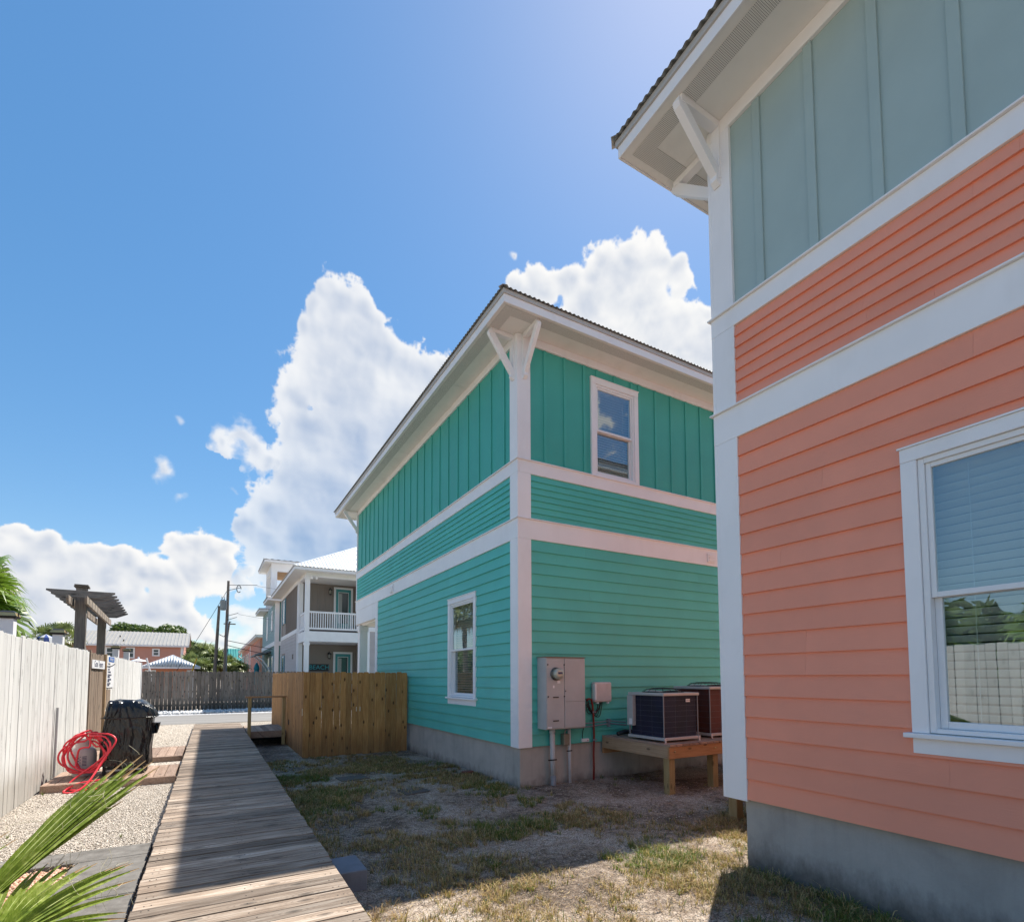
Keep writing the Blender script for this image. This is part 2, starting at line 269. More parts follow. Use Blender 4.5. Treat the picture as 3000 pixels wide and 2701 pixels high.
def wood(name, stops, axis, rough=.8, bs=.5, knots=.5, vary=.25, scale=1.0, rnd=37.0, stain=None, sat=1.0):
    """weathered board: grain stretched along axis, knots, tone that changes from board to board"""
    m, t, b = nmat(name)
    st = [14.0, 14.0, 14.0]; st[axis] = .9; g = noise(t, coords(t, tuple(s * scale for s in st), rnd), 2.4, 6, .62, .9)
    st2 = [60.0, 60.0, 60.0]; st2[axis] = 2.2; f = noise(t, coords(t, tuple(s * scale for s in st2), rnd), 1.6, 4, .6)
    big = noise(t, coords(t, (1, 1, 1), rnd), 1.1, 4, .6)
    k = mth(t, 'ADD', mth(t, 'ADD', mth(t, 'MULTIPLY', g, .55), mth(t, 'MULTIPLY', f, .30)), mth(t, 'MULTIPLY', big, .25))
    col = ramp(t, k, stops)
    if knots:
        kv = [5.2, 5.2, 5.2]; kv[axis] = 2.3
        sp_ = N(t, 'ShaderNodeSeparateXYZ'); t.links.new(coords(t, tuple(kv), rnd), sp_.inputs[0]); cb = N(t, 'ShaderNodeCombineXYZ')
        o_ = [i for i in range(3) if i != axis]; t.links.new(mth(t, 'ADD', sp_.outputs[o_[0]], sp_.outputs[o_[1]]), cb.inputs[0]); t.links.new(sp_.outputs[axis], cb.inputs[1])
        vo = N(t, 'ShaderNodeTexVoronoi', feature='F1', voronoi_dimensions='2D'); vo.inputs['Scale'].default_value = .8 * scale; t.links.new(cb.outputs[0], vo.inputs['Vector'])
        km = ramp(t, vo.outputs['Distance'], [(.045, (1, 1, 1)), (.10, (0, 0, 0))])
        km2 = mth(t, 'MULTIPLY', km, knots)
        col = mixc(t, km2, col, tuple(x * .28 for x in stops[0][1]))
        ring = mth(t, 'MULTIPLY', mth(t, 'SINE', mth(t, 'MULTIPLY', vo.outputs['Distance'], 90)), ramp(t, vo.outputs['Distance'], [(.1, (.30, .30, .30)), (.34, (0, 0, 0))]))
        col = mixc(t, mth(t, 'MAXIMUM', ring, 0.0), col, tuple(x * .5 for x in stops[0][1]))
    if stain:
        zc = N(t, 'ShaderNodeSeparateXYZ'); t.links.new(coords(t), zc.inputs[0])
        zn = mth(t, 'ADD', zc.outputs[2], mth(t, 'MULTIPLY', noise(t, coords(t, (6, 6, 1.5)), 2, 5), -.5))
        sm = N(t, 'ShaderNodeMapRange'); t.links.new(zn, sm.inputs[0]); sm.inputs[1].default_value = stain[1]; sm.inputs[2].default_value = stain[1] + stain[2]; sm.inputs[3].default_value = stain[3]; sm.inputs[4].default_value = 0
        col = mixc(t, sm.outputs[0], col, stain[0])
    oi = N(t, 'ShaderNodeObjectInfo'); hsv = N(t, 'ShaderNodeHueSaturation'); hsv.inputs['Saturation'].default_value = sat; t.links.new(col, hsv.inputs['Color'])
    t.links.new(mth(t, 'ADD', mth(t, 'MULTIPLY', oi.outputs['Random'], vary * 2), 1 - vary), hsv.inputs['Value'])
    t.links.new(hsv.outputs[0], b.inputs['Base Color']); b.inputs['Roughness'].default_value = rough
    bump(t, b, k, bs, .006); return m
def simple(name, c, rough=.5, metal=0.0, var=.08, sc=8, bs=.1):
    m, t, b = nmat(name); n1 = noise(t, coords(t), sc, 5)
    t.links.new(ramp(t, n1, [(.3, tuple(x * (1 - var) for x in c)), (.7, tuple(min(1, x * (1 + var)) for x in c))]), b.inputs['Base Color'])
    b.inputs['Roughness'].default_value = rough; b.inputs['Metallic'].default_value = metal; bump(t, b, noise(t, coords(t), sc * 6, 3), bs, .003); return m

WHITE = paint('white_trim_paint', (.86, .85, .86), .5, .04, bs=.08, dirt=.10, vary=.02)
VINYL = paint('white_vinyl', (.82, .82, .83), .35, .02, bs=.02, dirt=.04, vary=.01)
SOFFIT = paint('soffit_paint', (.82, .81, .78), .6, .05, bs=.10, dirt=.12, vary=.02)
TEAL_U = paint('teal_siding_paint', (.095, .50, .425), .55, .07, grain=(.8, .8, 16), bs=.16, dirt=.05, vary=.035)
TEAL_V = paint('teal_board_paint', (.060, .41, .34), .55, .07, grain=(16, 16, .8), bs=.16, dirt=.05, vary=.035)
CORAL_U = paint('salmon_siding_paint', (.86, .325, .21), .6, .06, grain=(.8, .8, 16), bs=.18, dirt=.06, vary=.03)
SAGE_V = paint('sage_board_paint', (.36, .47, .465), .6, .06, bs=.30, dirt=.05, vary=.02)
def concrete(name, c, base=None):
    m, t, b = nmat(name); v = coords(t)
    n = noise(t, v, 1.8, 8, .62, .4); col = ramp(t, n, [(.28, tuple(x * .80 for x in c)), (.5, c), (.74, tuple(x * 1.16 for x in c))])
    f = noise(t, v, 60, 4); col = mixc(t, mth(t, 'MULTIPLY', f, .22), col, tuple(x * .5 for x in c))
    sv = noise(t, coords(t, (9, 9, .7)), 1.2, 6, .6); col = mixc(t, ramp(t, sv, [(.5, (0, 0, 0)), (.75, (.35, .35, .35))]), col, tuple(x * .62 for x in c))
    if base is not None:
        zc = N(t, 'ShaderNodeSeparateXYZ'); t.links.new(v, zc.inputs[0])
        zn = mth(t, 'ADD', zc.outputs[2], mth(t, 'MULTIPLY', noise(t, coords(t, (5, 5, 2.5)), 1.6, 6, .65), -.42))
        sm = N(t, 'ShaderNodeMapRange'); t.links.new(zn, sm.inputs[0]); sm.inputs[1].default_value = base - .20; sm.inputs[2].default_value = base + .03; sm.inputs[3].default_value = .72; sm.inputs[4].default_value = 0
        col = mixc(t, sm.outputs[0], col, (.045, .038, .030))
    t.links.new(col, b.inputs['Base Color']); b.inputs['Roughness'].default_value = .9
    bump(t, b, mth(t, 'ADD', mth(t, 'MULTIPLY', n, 1.0), mth(t, 'MULTIPLY', f, .35)), .45, .008); return m
CONC = concrete('foundation_concrete', (.46, .43, .39), -.10)
CONC_G = concrete('grey_foundation_concrete', (.40, .39, .37), .06)
SLAB = concrete('slab_concrete', (.26, .245, .225), .285 - .10)
BLOCKC = concrete('block_concrete', (.22, .23, .26))
DECK = wood('weathered_deck_wood', [(.36, (.028, .018, .012)), (.46, (.135, .095, .066)), (.55, (.265, .20, .148)), (.70, (.44, .375, .31))], 0, bs=.9, knots=.55, vary=.42, rnd=61)
PADW = wood('brown_deck_wood', [(.30, (.10, .06, .04)), (.5, (.27, .18, .13)), (.75, (.44, .32, .25))], 1, knots=.6, vary=.18)
NEWW = wood('new_pine_board', [(.30, (.17, .065, .015)), (.46, (.34, .155, .045)), (.58, (.45, .23, .075)), (.74, (.57, .34, .14))], 2, bs=.35, knots=.95, vary=.24, rnd=53, stain=((.10, .055, .025), -.1, .5, .5))
NEWX = wood('new_pine_beam', [(.28, (.19, .09, .035)), (.48, (.38, .20, .085)), (.78, (.52, .31, .16))], 0, bs=.35, knots=.7, vary=.12)
NEWY = wood('new_pine_beam_side', [(.28, (.16, .10, .055)), (.48, (.33, .22, .13)), (.78, (.48, .35, .23))], 1, bs=.35, knots=.7, vary=.12)
NEWZ = wood('new_pine_post', [(.28, (.15, .10, .035)), (.48, (.33, .235, .10)), (.78, (.46, .35, .18))], 2, bs=.35, knots=.5, vary=.10)
GREYW = wood('grey_fence_board', [(.28, (.055, .040, .030)), (.46, (.155, .118, .092)), (.60, (.245, .198, .162)), (.80, (.38, .325, .275))], 2, bs=.6, knots=.9, vary=.28, rnd=71, stain=((.03, .028, .022), .15, .5, .7))
ARBW = wood('arbor_timber', [(.28, (.05, .043, .037)), (.46, (.15, .13, .11)), (.78, (.34, .30, .26))], 2, bs=.6, knots=.6, vary=.15)
ARBX = wood('arbor_timber_across', [(.28, (.05, .043, .037)), (.46, (.16, .14, .12)), (.78, (.36, .32, .28))], 0, bs=.6, knots=.6, vary=.2)
ARBY = wood('arbor_timber_along', [(.28, (.10, .075, .055)), (.46, (.26, .21, .17)), (.78, (.45, .39, .32))], 1, bs=.6, knots=.4, vary=.12)
GATEW = wood('brown_gate_board', [(.28, (.055, .038, .026)), (.46, (.17, .12, .085)), (.78, (.36, .28, .21))], 2, bs=.6, knots=.8, vary=.15)
WHITEW = wood('whitewashed_board', [(.33, (.10, .09, .075)), (.385, (.36, .345, .32)), (.44, (.60, .595, .575)), (.8, (.72, .715, .70))], 2, bs=.5, knots=.25, vary=.09, rnd=47, sat=.9, stain=((.20, .16, .11), .25, .35, .55))
GREYM = simple('grey_painted_steel', (.44, .445, .44), .45, 0, .06, 3)
def roofmetal(name, c): 
    m, t, b = nmat(name); n1 = noise(t, coords(t), 2, 6, .6)
    t.links.new(ramp(t, n1, [(.3, tuple(x * .8 for x in c)), (.7, c)]), b.inputs['Base Color']); b.inputs['Roughness'].default_value = .42; b.inputs['Metallic'].default_value = .25; return m
ROOFM = roofmetal('grey_metal_roof', (.34, .36, .36)); ROOFW = roofmetal('white_metal_roof', (.72, .74, .76)); ROOFB = roofmetal('beige_metal_roof', (.46, .43, .38)); ROOFT = roofmetal('teal_metal_roof', (.07, .36, .33))
def perf(name):
    m, t, b = nmat(name); tc = N(t, 'ShaderNodeTexCoord'); sp = N(t, 'ShaderNodeSeparateXYZ'); t.links.new(tc.outputs['Object'], sp.inputs[0])
    P_ = 2 * math.pi / .022
    a = mth(t, 'SINE', mth(t, 'MULTIPLY', mth(t, 'ADD', sp.outputs[0], sp.outputs[1]), P_ * .72)); c = mth(t, 'SINE', mth(t, 'MULTIPLY', mth(t, 'SUBTRACT', sp.outputs[0], sp.outputs[1]), P_ * .72))
    k = mth(t, 'MULTIPLY', a, c); msk = ramp(t, k, [(.30, (0, 0, 0)), (.42, (1, 1, 1))])
    t.links.new(mixc(t, msk, (.74, .73, .70), (.17, .17, .17)), b.inputs['Base Color']); b.inputs['Roughness'].default_value = .6; return m
PERF = perf('perforated_soffit')
def glass(name, tint=(.80, .86, .86), refl=.0):
    m, t, b = nmat(name); t.nodes.remove(b); out = t.nodes['Material Output']
    tr = N(t, 'ShaderNodeBsdfTransparent'); tr.inputs[0].default_value = (*tint, 1)
    gl = N(t, 'ShaderNodeBsdfGlossy'); gl.inputs['Roughness'].default_value = .0; gl.inputs[0].default_value = (.86, .95, 1, 1)
    fr = N(t, 'ShaderNodeFresnel'); fr.inputs['IOR'].default_value = 1.7
    wv = bump_n(t); t.links.new(wv, gl.inputs['Normal'])
    mxx = N(t, 'ShaderNodeMixShader'); geo = N(t, 'ShaderNodeNewGeometry'); fac = mth(t, 'ADD', mth(t, 'MULTIPLY', fr.outputs[0], 1.15), refl, True); t.links.new(mth(t, 'MULTIPLY', fac, mth(t, 'SUBTRACT', 1.0, geo.outputs['Backfacing'])), mxx.inputs[0]); t.links.new(tr.outputs[0], mxx.inputs[1]); t.links.new(gl.outputs[0], mxx.inputs[2])
    t.links.new(mxx.outputs[0], out.inputs[0]); return m
def bump_n(t):
    n = N(t, 'ShaderNodeBump'); n.inputs['Strength'].default_value = .05; n.inputs['Distance'].default_value = .01
    t.links.new(noise(t, coords(t), 1.6, 2), n.inputs['Height']); return n.outputs[0]
GLASS = glass('window_glass', tint=(.90, .95, .94), refl=.17)
BLIND = paint('white_blind_slat', (.55, .56, .56), .5, .03, bs=.0, dirt=0, vary=.03)
DARK = simple('dark_rubber', (.012, .012, .014), .55)
INSIDE = simple('interior_plaster', (.30, .29, .27), .9)
# ------------------------------------------------------------ ground
def sst(x): x = np.clip(x, 0, 1); return x * x * (3 - 2 * x)
def nz2(x, y, s, seed): return noise3(np.stack([np.asarray(x, np.float32).ravel() * s + 31, np.asarray(y, np.float32).ravel() * s + 17, np.full(np.asarray(x).size, .5 + seed, np.float32)], -1), 200).reshape(np.asarray(x).shape)
def gh(x, y):
    x = np.asarray(x, np.float32); y = np.asarray(y, np.float32)
    lv = 1 - sst((x + .35) / 1.1) * (1 - sst((y - 16.9) / 1.6))
    h = .20 * lv + (nz2(x, y, 1.1, 1) * .030 + nz2(x, y, 3.6, 2) * .012) * (1 - lv) + nz2(x, y, .8, 3) * .006
    h = h - .07 * sst((y - 9) / 4) * (1 - lv)
    return h
def ghs(x, y): return float(gh(np.array([x]), np.array([y]))[0])
def axis_(a, b, st, outer):
    return np.array(sorted(set([round(float(v), 3) for v in np.arange(a, b + 1e-6, st)] + outer)))
gx = axis_(-3, 14, .11, [-600, -300, -150, -80, -40, -20, -10, -5, 16, 20, 30, 60, 120, 300, 600])
gy = axis_(-3, 24, .11, [-300, -100, -40, -15, -6, 27, 30, 33, 36, 40, 50, 70, 100, 200, 500, 1400])
GX, GY = np.meshgrid(gx, gy); GZ = gh(GX, GY); nx = len(gx); ny = len(gy)
ii = (np.arange(ny - 1)[:, None] * nx + np.arange(nx - 1)[None, :]).ravel()
Fg = np.stack([ii, ii + 1, ii + nx + 1, ii + nx], -1)
def dirt():
    m, t, b = nmat('sandy_yard_soil'); v = coords(t)
    a = noise(t, v, .9, 8, .62, .5); c = noise(t, v, 11, 8, .75); f = noise(t, v, 70, 5, .7)
    k = mth(t, 'ADD', mth(t, 'MULTIPLY', a, .62), mth(t, 'MULTIPLY', c, .52))
    col = ramp(t, k, [(.43, (.08, .055, .037)), (.51, (.24, .175, .125)), (.58, (.47, .37, .285)), (.68, (.66, .56, .46))])
    col = mixc(t, ramp(t, f, [(.42, (.8, .8, .8)), (.54, (0, 0, 0))]), col, (.05, .036, .026))
    vo = N(t, 'ShaderNodeTexVoronoi'); vo.inputs['Scale'].default_value = 55; t.links.new(v, vo.inputs['Vector'])
    col = mixc(t, ramp(t, vo.outputs['Distance'], [(.10, (.7, .7, .7)), (.20, (0, 0, 0))]), col, (.62, .58, .52))
    t.links.new(col, b.inputs['Base Color']); b.inputs['Roughness'].default_value = .95
    bump(t, b, mth(t, 'ADD', mth(t, 'MULTIPLY', c, 1.0), mth(t, 'MULTIPLY', f, .5)), .8, .03); return m
DIRT = dirt()
tag(link('ground', np_mesh('ground', np.stack([GX.ravel(), GY.ravel(), GZ.ravel()], -1), Fg), DIRT, smooth=True), kind='structure')
def gravelmat(name, c1, c2, c3, sc, bs=1.0):
    m, t, b = nmat(name); v = coords(t)
    vo = N(t, 'ShaderNodeTexVoronoi'); vo.inputs['Scale'].default_value = sc; t.links.new(v, vo.inputs['Vector'])
    vc = N(t, 'ShaderNodeSeparateColor'); t.links.new(vo.outputs['Color'], vc.inputs[0])
    col = ramp(t, vc.outputs[0], [(.05, c1), (.45, c2), (.95, c3)])
    col = mixc(t, ramp(t, vo.outputs['Distance'], [(.42, (0, 0, 0)), (.70, (.75, .75, .75))]), col, tuple(x * .28 for x in c1))
    col = mixc(t, mth(t, 'MULTIPLY', noise(t, v, 1.6, 5), .35), col, tuple(x * .75 for x in c2))
    t.links.new(col, b.inputs['Base Color']); b.inputs['Roughness'].default_value = .85
    inv = mth(t, 'SUBTRACT', 1.0, vo.outputs['Distance']); bump(t, b, inv, bs, .012); return m
GRAV = gravelmat('shell_gravel_bed', (.28, .23, .18), (.50, .44, .36), (.66, .60, .51), 62)
GRAVP = simple('shell_pebble', (.60, .555, .49), .8, 0, .18, 30, .3)
def pebcol(name, stops, rnd_scale=900):
    m, t, b = nmat(name); n1 = noise(t, coords(t), 42, 2, .5); t.links.new(ramp(t, n1, stops), b.inputs['Base Color']); b.inputs['Roughness'].default_value = .8; return m
GRAVP = pebcol('shell_pebble_mix', [(.34, (.24, .19, .15)), (.44, (.50, .44, .37)), (.55, (.68, .62, .54)), (.66, (.42, .34, .27))])
REDP = pebcol('river_pebble_mix', [(.34, (.42, .16, .09)), (.44, (.55, .30, .19)), (.54, (.66, .50, .38)), (.64, (.45, .20, .12)), (.7, (.70, .62, .52))])
WHTP = pebcol('white_rock_mix', [(.4, (.45, .45, .45)), (.6, (.75, .74, .72))])
def flat(name, x0, x1, y0, y1, z, mat, step=None, kind='structure'):
    if step:
        xs = np.arange(x0, x1 + 1e-6, (x1 - x0) / max(1, round((x1 - x0) / step))); ys = np.arange(y0, y1 + 1e-6, (y1 - y0) / max(1, round((y1 - y0) / step)))
        X, Y = np.meshgrid(xs, ys); Z = np.full(X.shape, z, np.float32) + nz2(X, Y, 1.3, 6) * .012
        n = len(xs); q = (np.arange(len(ys) - 1)[:, None] * n + np.arange(n - 1)[None, :]).ravel()
        me = np_mesh(name, np.stack([X.ravel(), Y.ravel(), Z.ravel()], -1), np.stack([q, q + 1, q + n + 1, q + n], -1))
        return tag(link(name, me, mat, smooth=True), kind=kind)
    return tag(MB().add([(x0, y0, z), (x1, y0, z), (x1, y1, z), (x0, y1, z)], [(0, 1, 2, 3)]).build(name, mat), kind=kind)
flat('gravel_bed', -2.12, -.36, -3, 22.0, .225, GRAV, .25)
flat('gravel_bed', -.36, 3.6, 19.95, 22.0, .226, GRAV, .25)
flat('gravel_verge', -60, 60, 27.35, 30.6, .228, gravelmat('white_rock_bed', (.35, .36, .38), (.55, .56, .58), (.75, .75, .75), 14), .8)
def asphalt():
    m, t, b = nmat('worn_asphalt'); v = coords(t); n = noise(t, coords(t, (.25, 1.6, 1)), 1.2, 7, .65); f = noise(t, v, 90, 4, .7)
    col = ramp(t, n, [(.3, (.20, .19, .178)), (.7, (.31, .295, .275))]); col = mixc(t, mth(t, 'MULTIPLY', f, .35), col, (.10, .095, .09))
    t.links.new(col, b.inputs['Base Color']); b.inputs['Roughness'].default_value = .9; bump(t, b, f, .5, .006); return m
flat('road', -60, 60, 22.05, 27.3, .236, asphalt(), 1.2)
# edging strip of black landscape cloth between gravel and walk
tag(MB().box(-.405, -.385, -3, 9.6, .12, .262).build('landscape_edging', DARK), kind='structure')

def scatter_pebbles(name, n, region, z, smin, smax, mat, seed, keep=None, flatn=.55):
    rg = np.random.default_rng(seed)
    x = rg.uniform(region[0], region[1], n); y = region[2] + (region[3] - region[2]) * rg.random(n)
    if keep is not None: k = keep(x, y); x, y = x[k], y[k]; n = len(x)
    base = np.array([(1, 0, 0), (0, 1, 0), (-1, 0, 0), (0, -1, 0), (0, 0, 1), (0, 0, -1)], float)
    tri = np.array([(0, 1, 4), (1, 2, 4), (2, 3, 4), (3, 0, 4), (1, 0, 5), (2, 1, 5), (3, 2, 5), (0, 3, 5)])
    s = rg.uniform(smin, smax, n) ; s3 = np.stack([s * rg.uniform(.8, 1.5, n), s * rg.uniform(.7, 1.1, n), s * flatn * rg.uniform(.6, 1.2, n)], -1)
    V = base[None] * s3[:, None] * rg.uniform(.8, 1.2, (n, 6, 1))
    a = rg.uniform(0, 6.283, n); tl = rg.normal(0, .35, n)
    c, s_ = np.cos(a)[:, None], np.sin(a)[:, None]; ct, st = np.cos(tl)[:, None], np.sin(tl)[:, None]
    X, Y, Z = V[..., 0], V[..., 1] * ct - V[..., 2] * st, V[..., 1] * st + V[..., 2] * ct
    X, Y = X * c - Y * s_, X * s_ + Y * c
    zz = z(x, y) if callable(z) else np.full(n, z)
    V = np.stack([X + x[:, None], Y + y[:, None], Z + zz[:, None] + s3[:, 2:3] * .35], -1).reshape(-1, 3)
    F = (tri[None] + (np.arange(n) * 6)[:, None, None]).reshape(-1, 3)
    return tag(link(name, np_mesh(name, V, F), mat), kind='stuff')
notslab = lambda x, y: ~(((x > -1.7) & (y > 5.8) & (y < 6.32)) | ((x > -1.7) & (y < 5.9)))
scatter_pebbles('gravel', 60000, (-2.08, -.41, 4.2, 9.85), .230, .005, .0115, GRAVP, 1, notslab)
scatter_pebbles('gravel', 15000, (-2.05, -.42, 11.2, 12.6), .232, .009, .016, GRAVP, 2)
scatter_pebbles('gravel', 26000, (-2.05, -.42, 14.1, 21.9), .232, .012, .022, GRAVP, 3)
scatter_pebbles('river_pebbles', 9000, (-1.95, -1.0, 4.0, 5.86), .235, .010, .024, REDP, 4, None, .7)
scatter_pebbles('white_rocks', 2600, (-7, 9, 28.2, 30.3), .25, .03, .09, WHTP, 5, None, .8)
# slabs
t = thing('slab_border', (-.7, 5.5, .2), 'L-shaped grey concrete slab border round the pebble bed beside the boardwalk', 'paving')
for (a, b_, c, d) in ((-1.70, -1.105, 5.90, 6.27), (-1.095, -.445, 5.90, 6.27), (-.98, -.445, 4.90, 5.892), (-.98, -.445, 3.9, 4.892), (-.98, -.445, 2.4, 3.892)):
    MB().box(a, b_, c, d, .12, .268).build('slab', SLAB, t, bevel=.008)

# ------------------------------------------------------------ boardwalk
t = thing('boardwalk', (.25, 9, .2), 'long weathered grey timber boardwalk running beside the two houses', 'boardwalk')
y = -2.2; rg = random.Random(3); base_me = None
while y < 19.75:
    w = .138; x0 = -.40 + rg.uniform(-.006, .006); x1 = .895 + rg.uniform(-.006, .006); dz = rg.uniform(-.003, .003); sk = rg.uniform(-.004, .004)
    mb = MB(); z1 = .372 + dz
    mb.hull8([(x0, y, z1 - .036), (x1, y + sk, z1 - .036), (x1, y + w + sk, z1 - .036), (x0, y + w, z1 - .036), (x0, y, z1), (x1, y + sk, z1), (x1, y + w + sk, z1), (x0, y + w, z1)])
    o = mb.build('plank', DECK, t, bevel=.004)
    if 2.6 < y < 8:
        mb = MB()
        for xx in (x0 + .06, x0 + .10, .25, .29, x1 - .10, x1 - .06): mb.lathe([(.0045, 0), (.0045, .0012)], (xx, y + w * (.3 if int(xx * 100) % 2 else .7), z1 + .0008), 6)
        mb.build('screw', DARK, o, kind='stuff')
    y += w + .011
for xx in (-.37, .22, .83): MB().box(xx, xx + .04, -2.2, 19.8, .12, .333).build('joist', NEWY, t)
for (ya, yb) in ((9.86, 11.12), (12.32, 14.0)):
    x = -2.04; t = thing('deck_pad', (-1.2, (ya + yb) / 2, .2), 'brown plank pad under the covered grill and red hose' if ya < 10 else 'brown plank pad in front of the gate, behind the grill', 'deck')
    while x < -.45:
        MB().box(x, x + .137, ya, yb, .305, .342).build('plank', PADW, t, bevel=.004); x += .146
    MB().box(-2.04, -.43, ya - .042, ya - .004, .19, .338).build('rim_board', PADW, t)
    MB().box(-2.04, -.43, yb + .004, yb + .04, .19, .338).build('rim_board', PADW, t)
# raised step platform by the privacy screen, with a rail
t = thing('step_platform', (1.5, 17.3, 0), 'small raised grey plank platform joining the boardwalk at the screen', 'platform')
x = .93
while x < 2.3: MB().box(x, x + .137, 16.5, 18.6, .325, .362).build('plank', DECK, t, bevel=.004); x += .147
MB().box(.93, 2.30, 16.46, 16.495, .18, .36).build('rim_board', PADW, t)
MB().box(.93, 2.30, 17.5, 17.54, .0, .32).build('rim_board', DARK, t)
t = thing('hand_rail', (1.4, 16.3, 0), 'bare brown timber hand rail on two posts at the platform', 'railing')
for xx in (.925, 1.80): MB().box(xx, xx + .085, 16.30, 16.385, -.02, 1.30).build('post', NEWZ, t, bevel=.005)
MB().box(.86, 1.90, 16.27, 16.41, 1.302, 1.345).build('top_rail', NEWX, t, bevel=.005)

# ------------------------------------------------------------ house parts
def cut(u0, u1, z0, z1, holes):
    segs = [(u0, u1)]
    for (a, b, c, d) in holes:
        if z1 > c + .012 and z0 < d - .012:   # the opening crosses this row
            ns = []
            for s in segs:
                if b <= s[0] or a >= s[1]: ns.append(s); continue
                if a > s[0]: ns.append((s[0], a))
                if b < s[1]: ns.append((b, s[1]))
            segs = ns
    return [s for s in segs if s[1] - s[0] > .02]
def laps(parent, fr, u0, u1, z0, z1, rev, mat, holes=(), seed=1, joint=3.66, stuff=False):
    n = max(1, round((z1 - z0) / rev)); h = (z1 - z0) / n; rg = random.Random(seed); big = MB()
    for i in range(n):
        a = z0 + i * h; top = a + h + (.014 if i < n - 1 else -.001)
        poly = [(.001, a), (.036, a), (.0095, top), (.001, top)] if i == 0 else [(.0115, a), (.036, a), (.0095, top), (.0015, top)]
        for (ha, hb, hc, hd) in holes:      # boards notched round the head and the foot of an opening
            pr_ = lambda z_: .036 + (.0095 - .036) * (z_ - a) / (top - a)
            if a + .012 < hd < a + h - .004:
                mb = MB(); mb.prism([(.010, hd), (pr_(hd), hd), (.0095, top), (.0015, top)], ha, hb, lambda tt, p, q: fr(tt, p, q)); (big.add(mb.v, mb.f) if stuff else mb.build('siding_board', mat, parent))
            if a + .004 < hc < a + h - .012:
                mb = MB(); mb.prism([(.0115, a), (.036, a), (pr_(hc), hc), (.0015, hc)], ha, hb, lambda tt, p, q: fr(tt, p, q)); (big.add(mb.v, mb.f) if stuff else mb.build('siding_board', mat, parent))
        for (s0, s1) in cut(u0, u1, a, a + h, holes):
            js = [s0]; x = s0 + rg.uniform(.5, joint)
            while x < s1 - .4: js.append(x); x += joint
            js.append(s1)
            for k in range(len(js) - 1):
                g0 = .0005 if k else 0; g1 = .0005 if k < len(js) - 2 else 0
                mb = big if stuff else MB()
                mb.prism(poly, js[k] + g0, js[k + 1] - g1, lambda tt, p, q: fr(tt, p, q))
                if not stuff: mb.build('siding_board', mat, parent)
    if stuff: big.build('siding', mat, parent, kind='stuff')
def wallsheet(parent, fr, u0, u1, z0, z1, mat, holes=(), n0=-.10, n1=0.0, name='wall'):
    us = sorted({u0, u1, *[h[0] for h in holes], *[h[1] for h in holes]}); zs = sorted({z0, z1, *[h[2] for h in holes], *[h[3] for h in holes]})
    mb = MB()
    for a, b in zip(us[:-1], us[1:]):
        zz = z0; 
        blocked = sorted([(h[2], h[3]) for h in holes if h[0] <= a and h[1] >= b])
        for c, d in blocked:
            if c > zz: fb(mb, fr, a, b, n0, n1, zz, c)
            zz = d
        if zz < z1: fb(mb, fr, a, b, n0, n1, zz, z1)
    return mb.build(name, mat, parent)
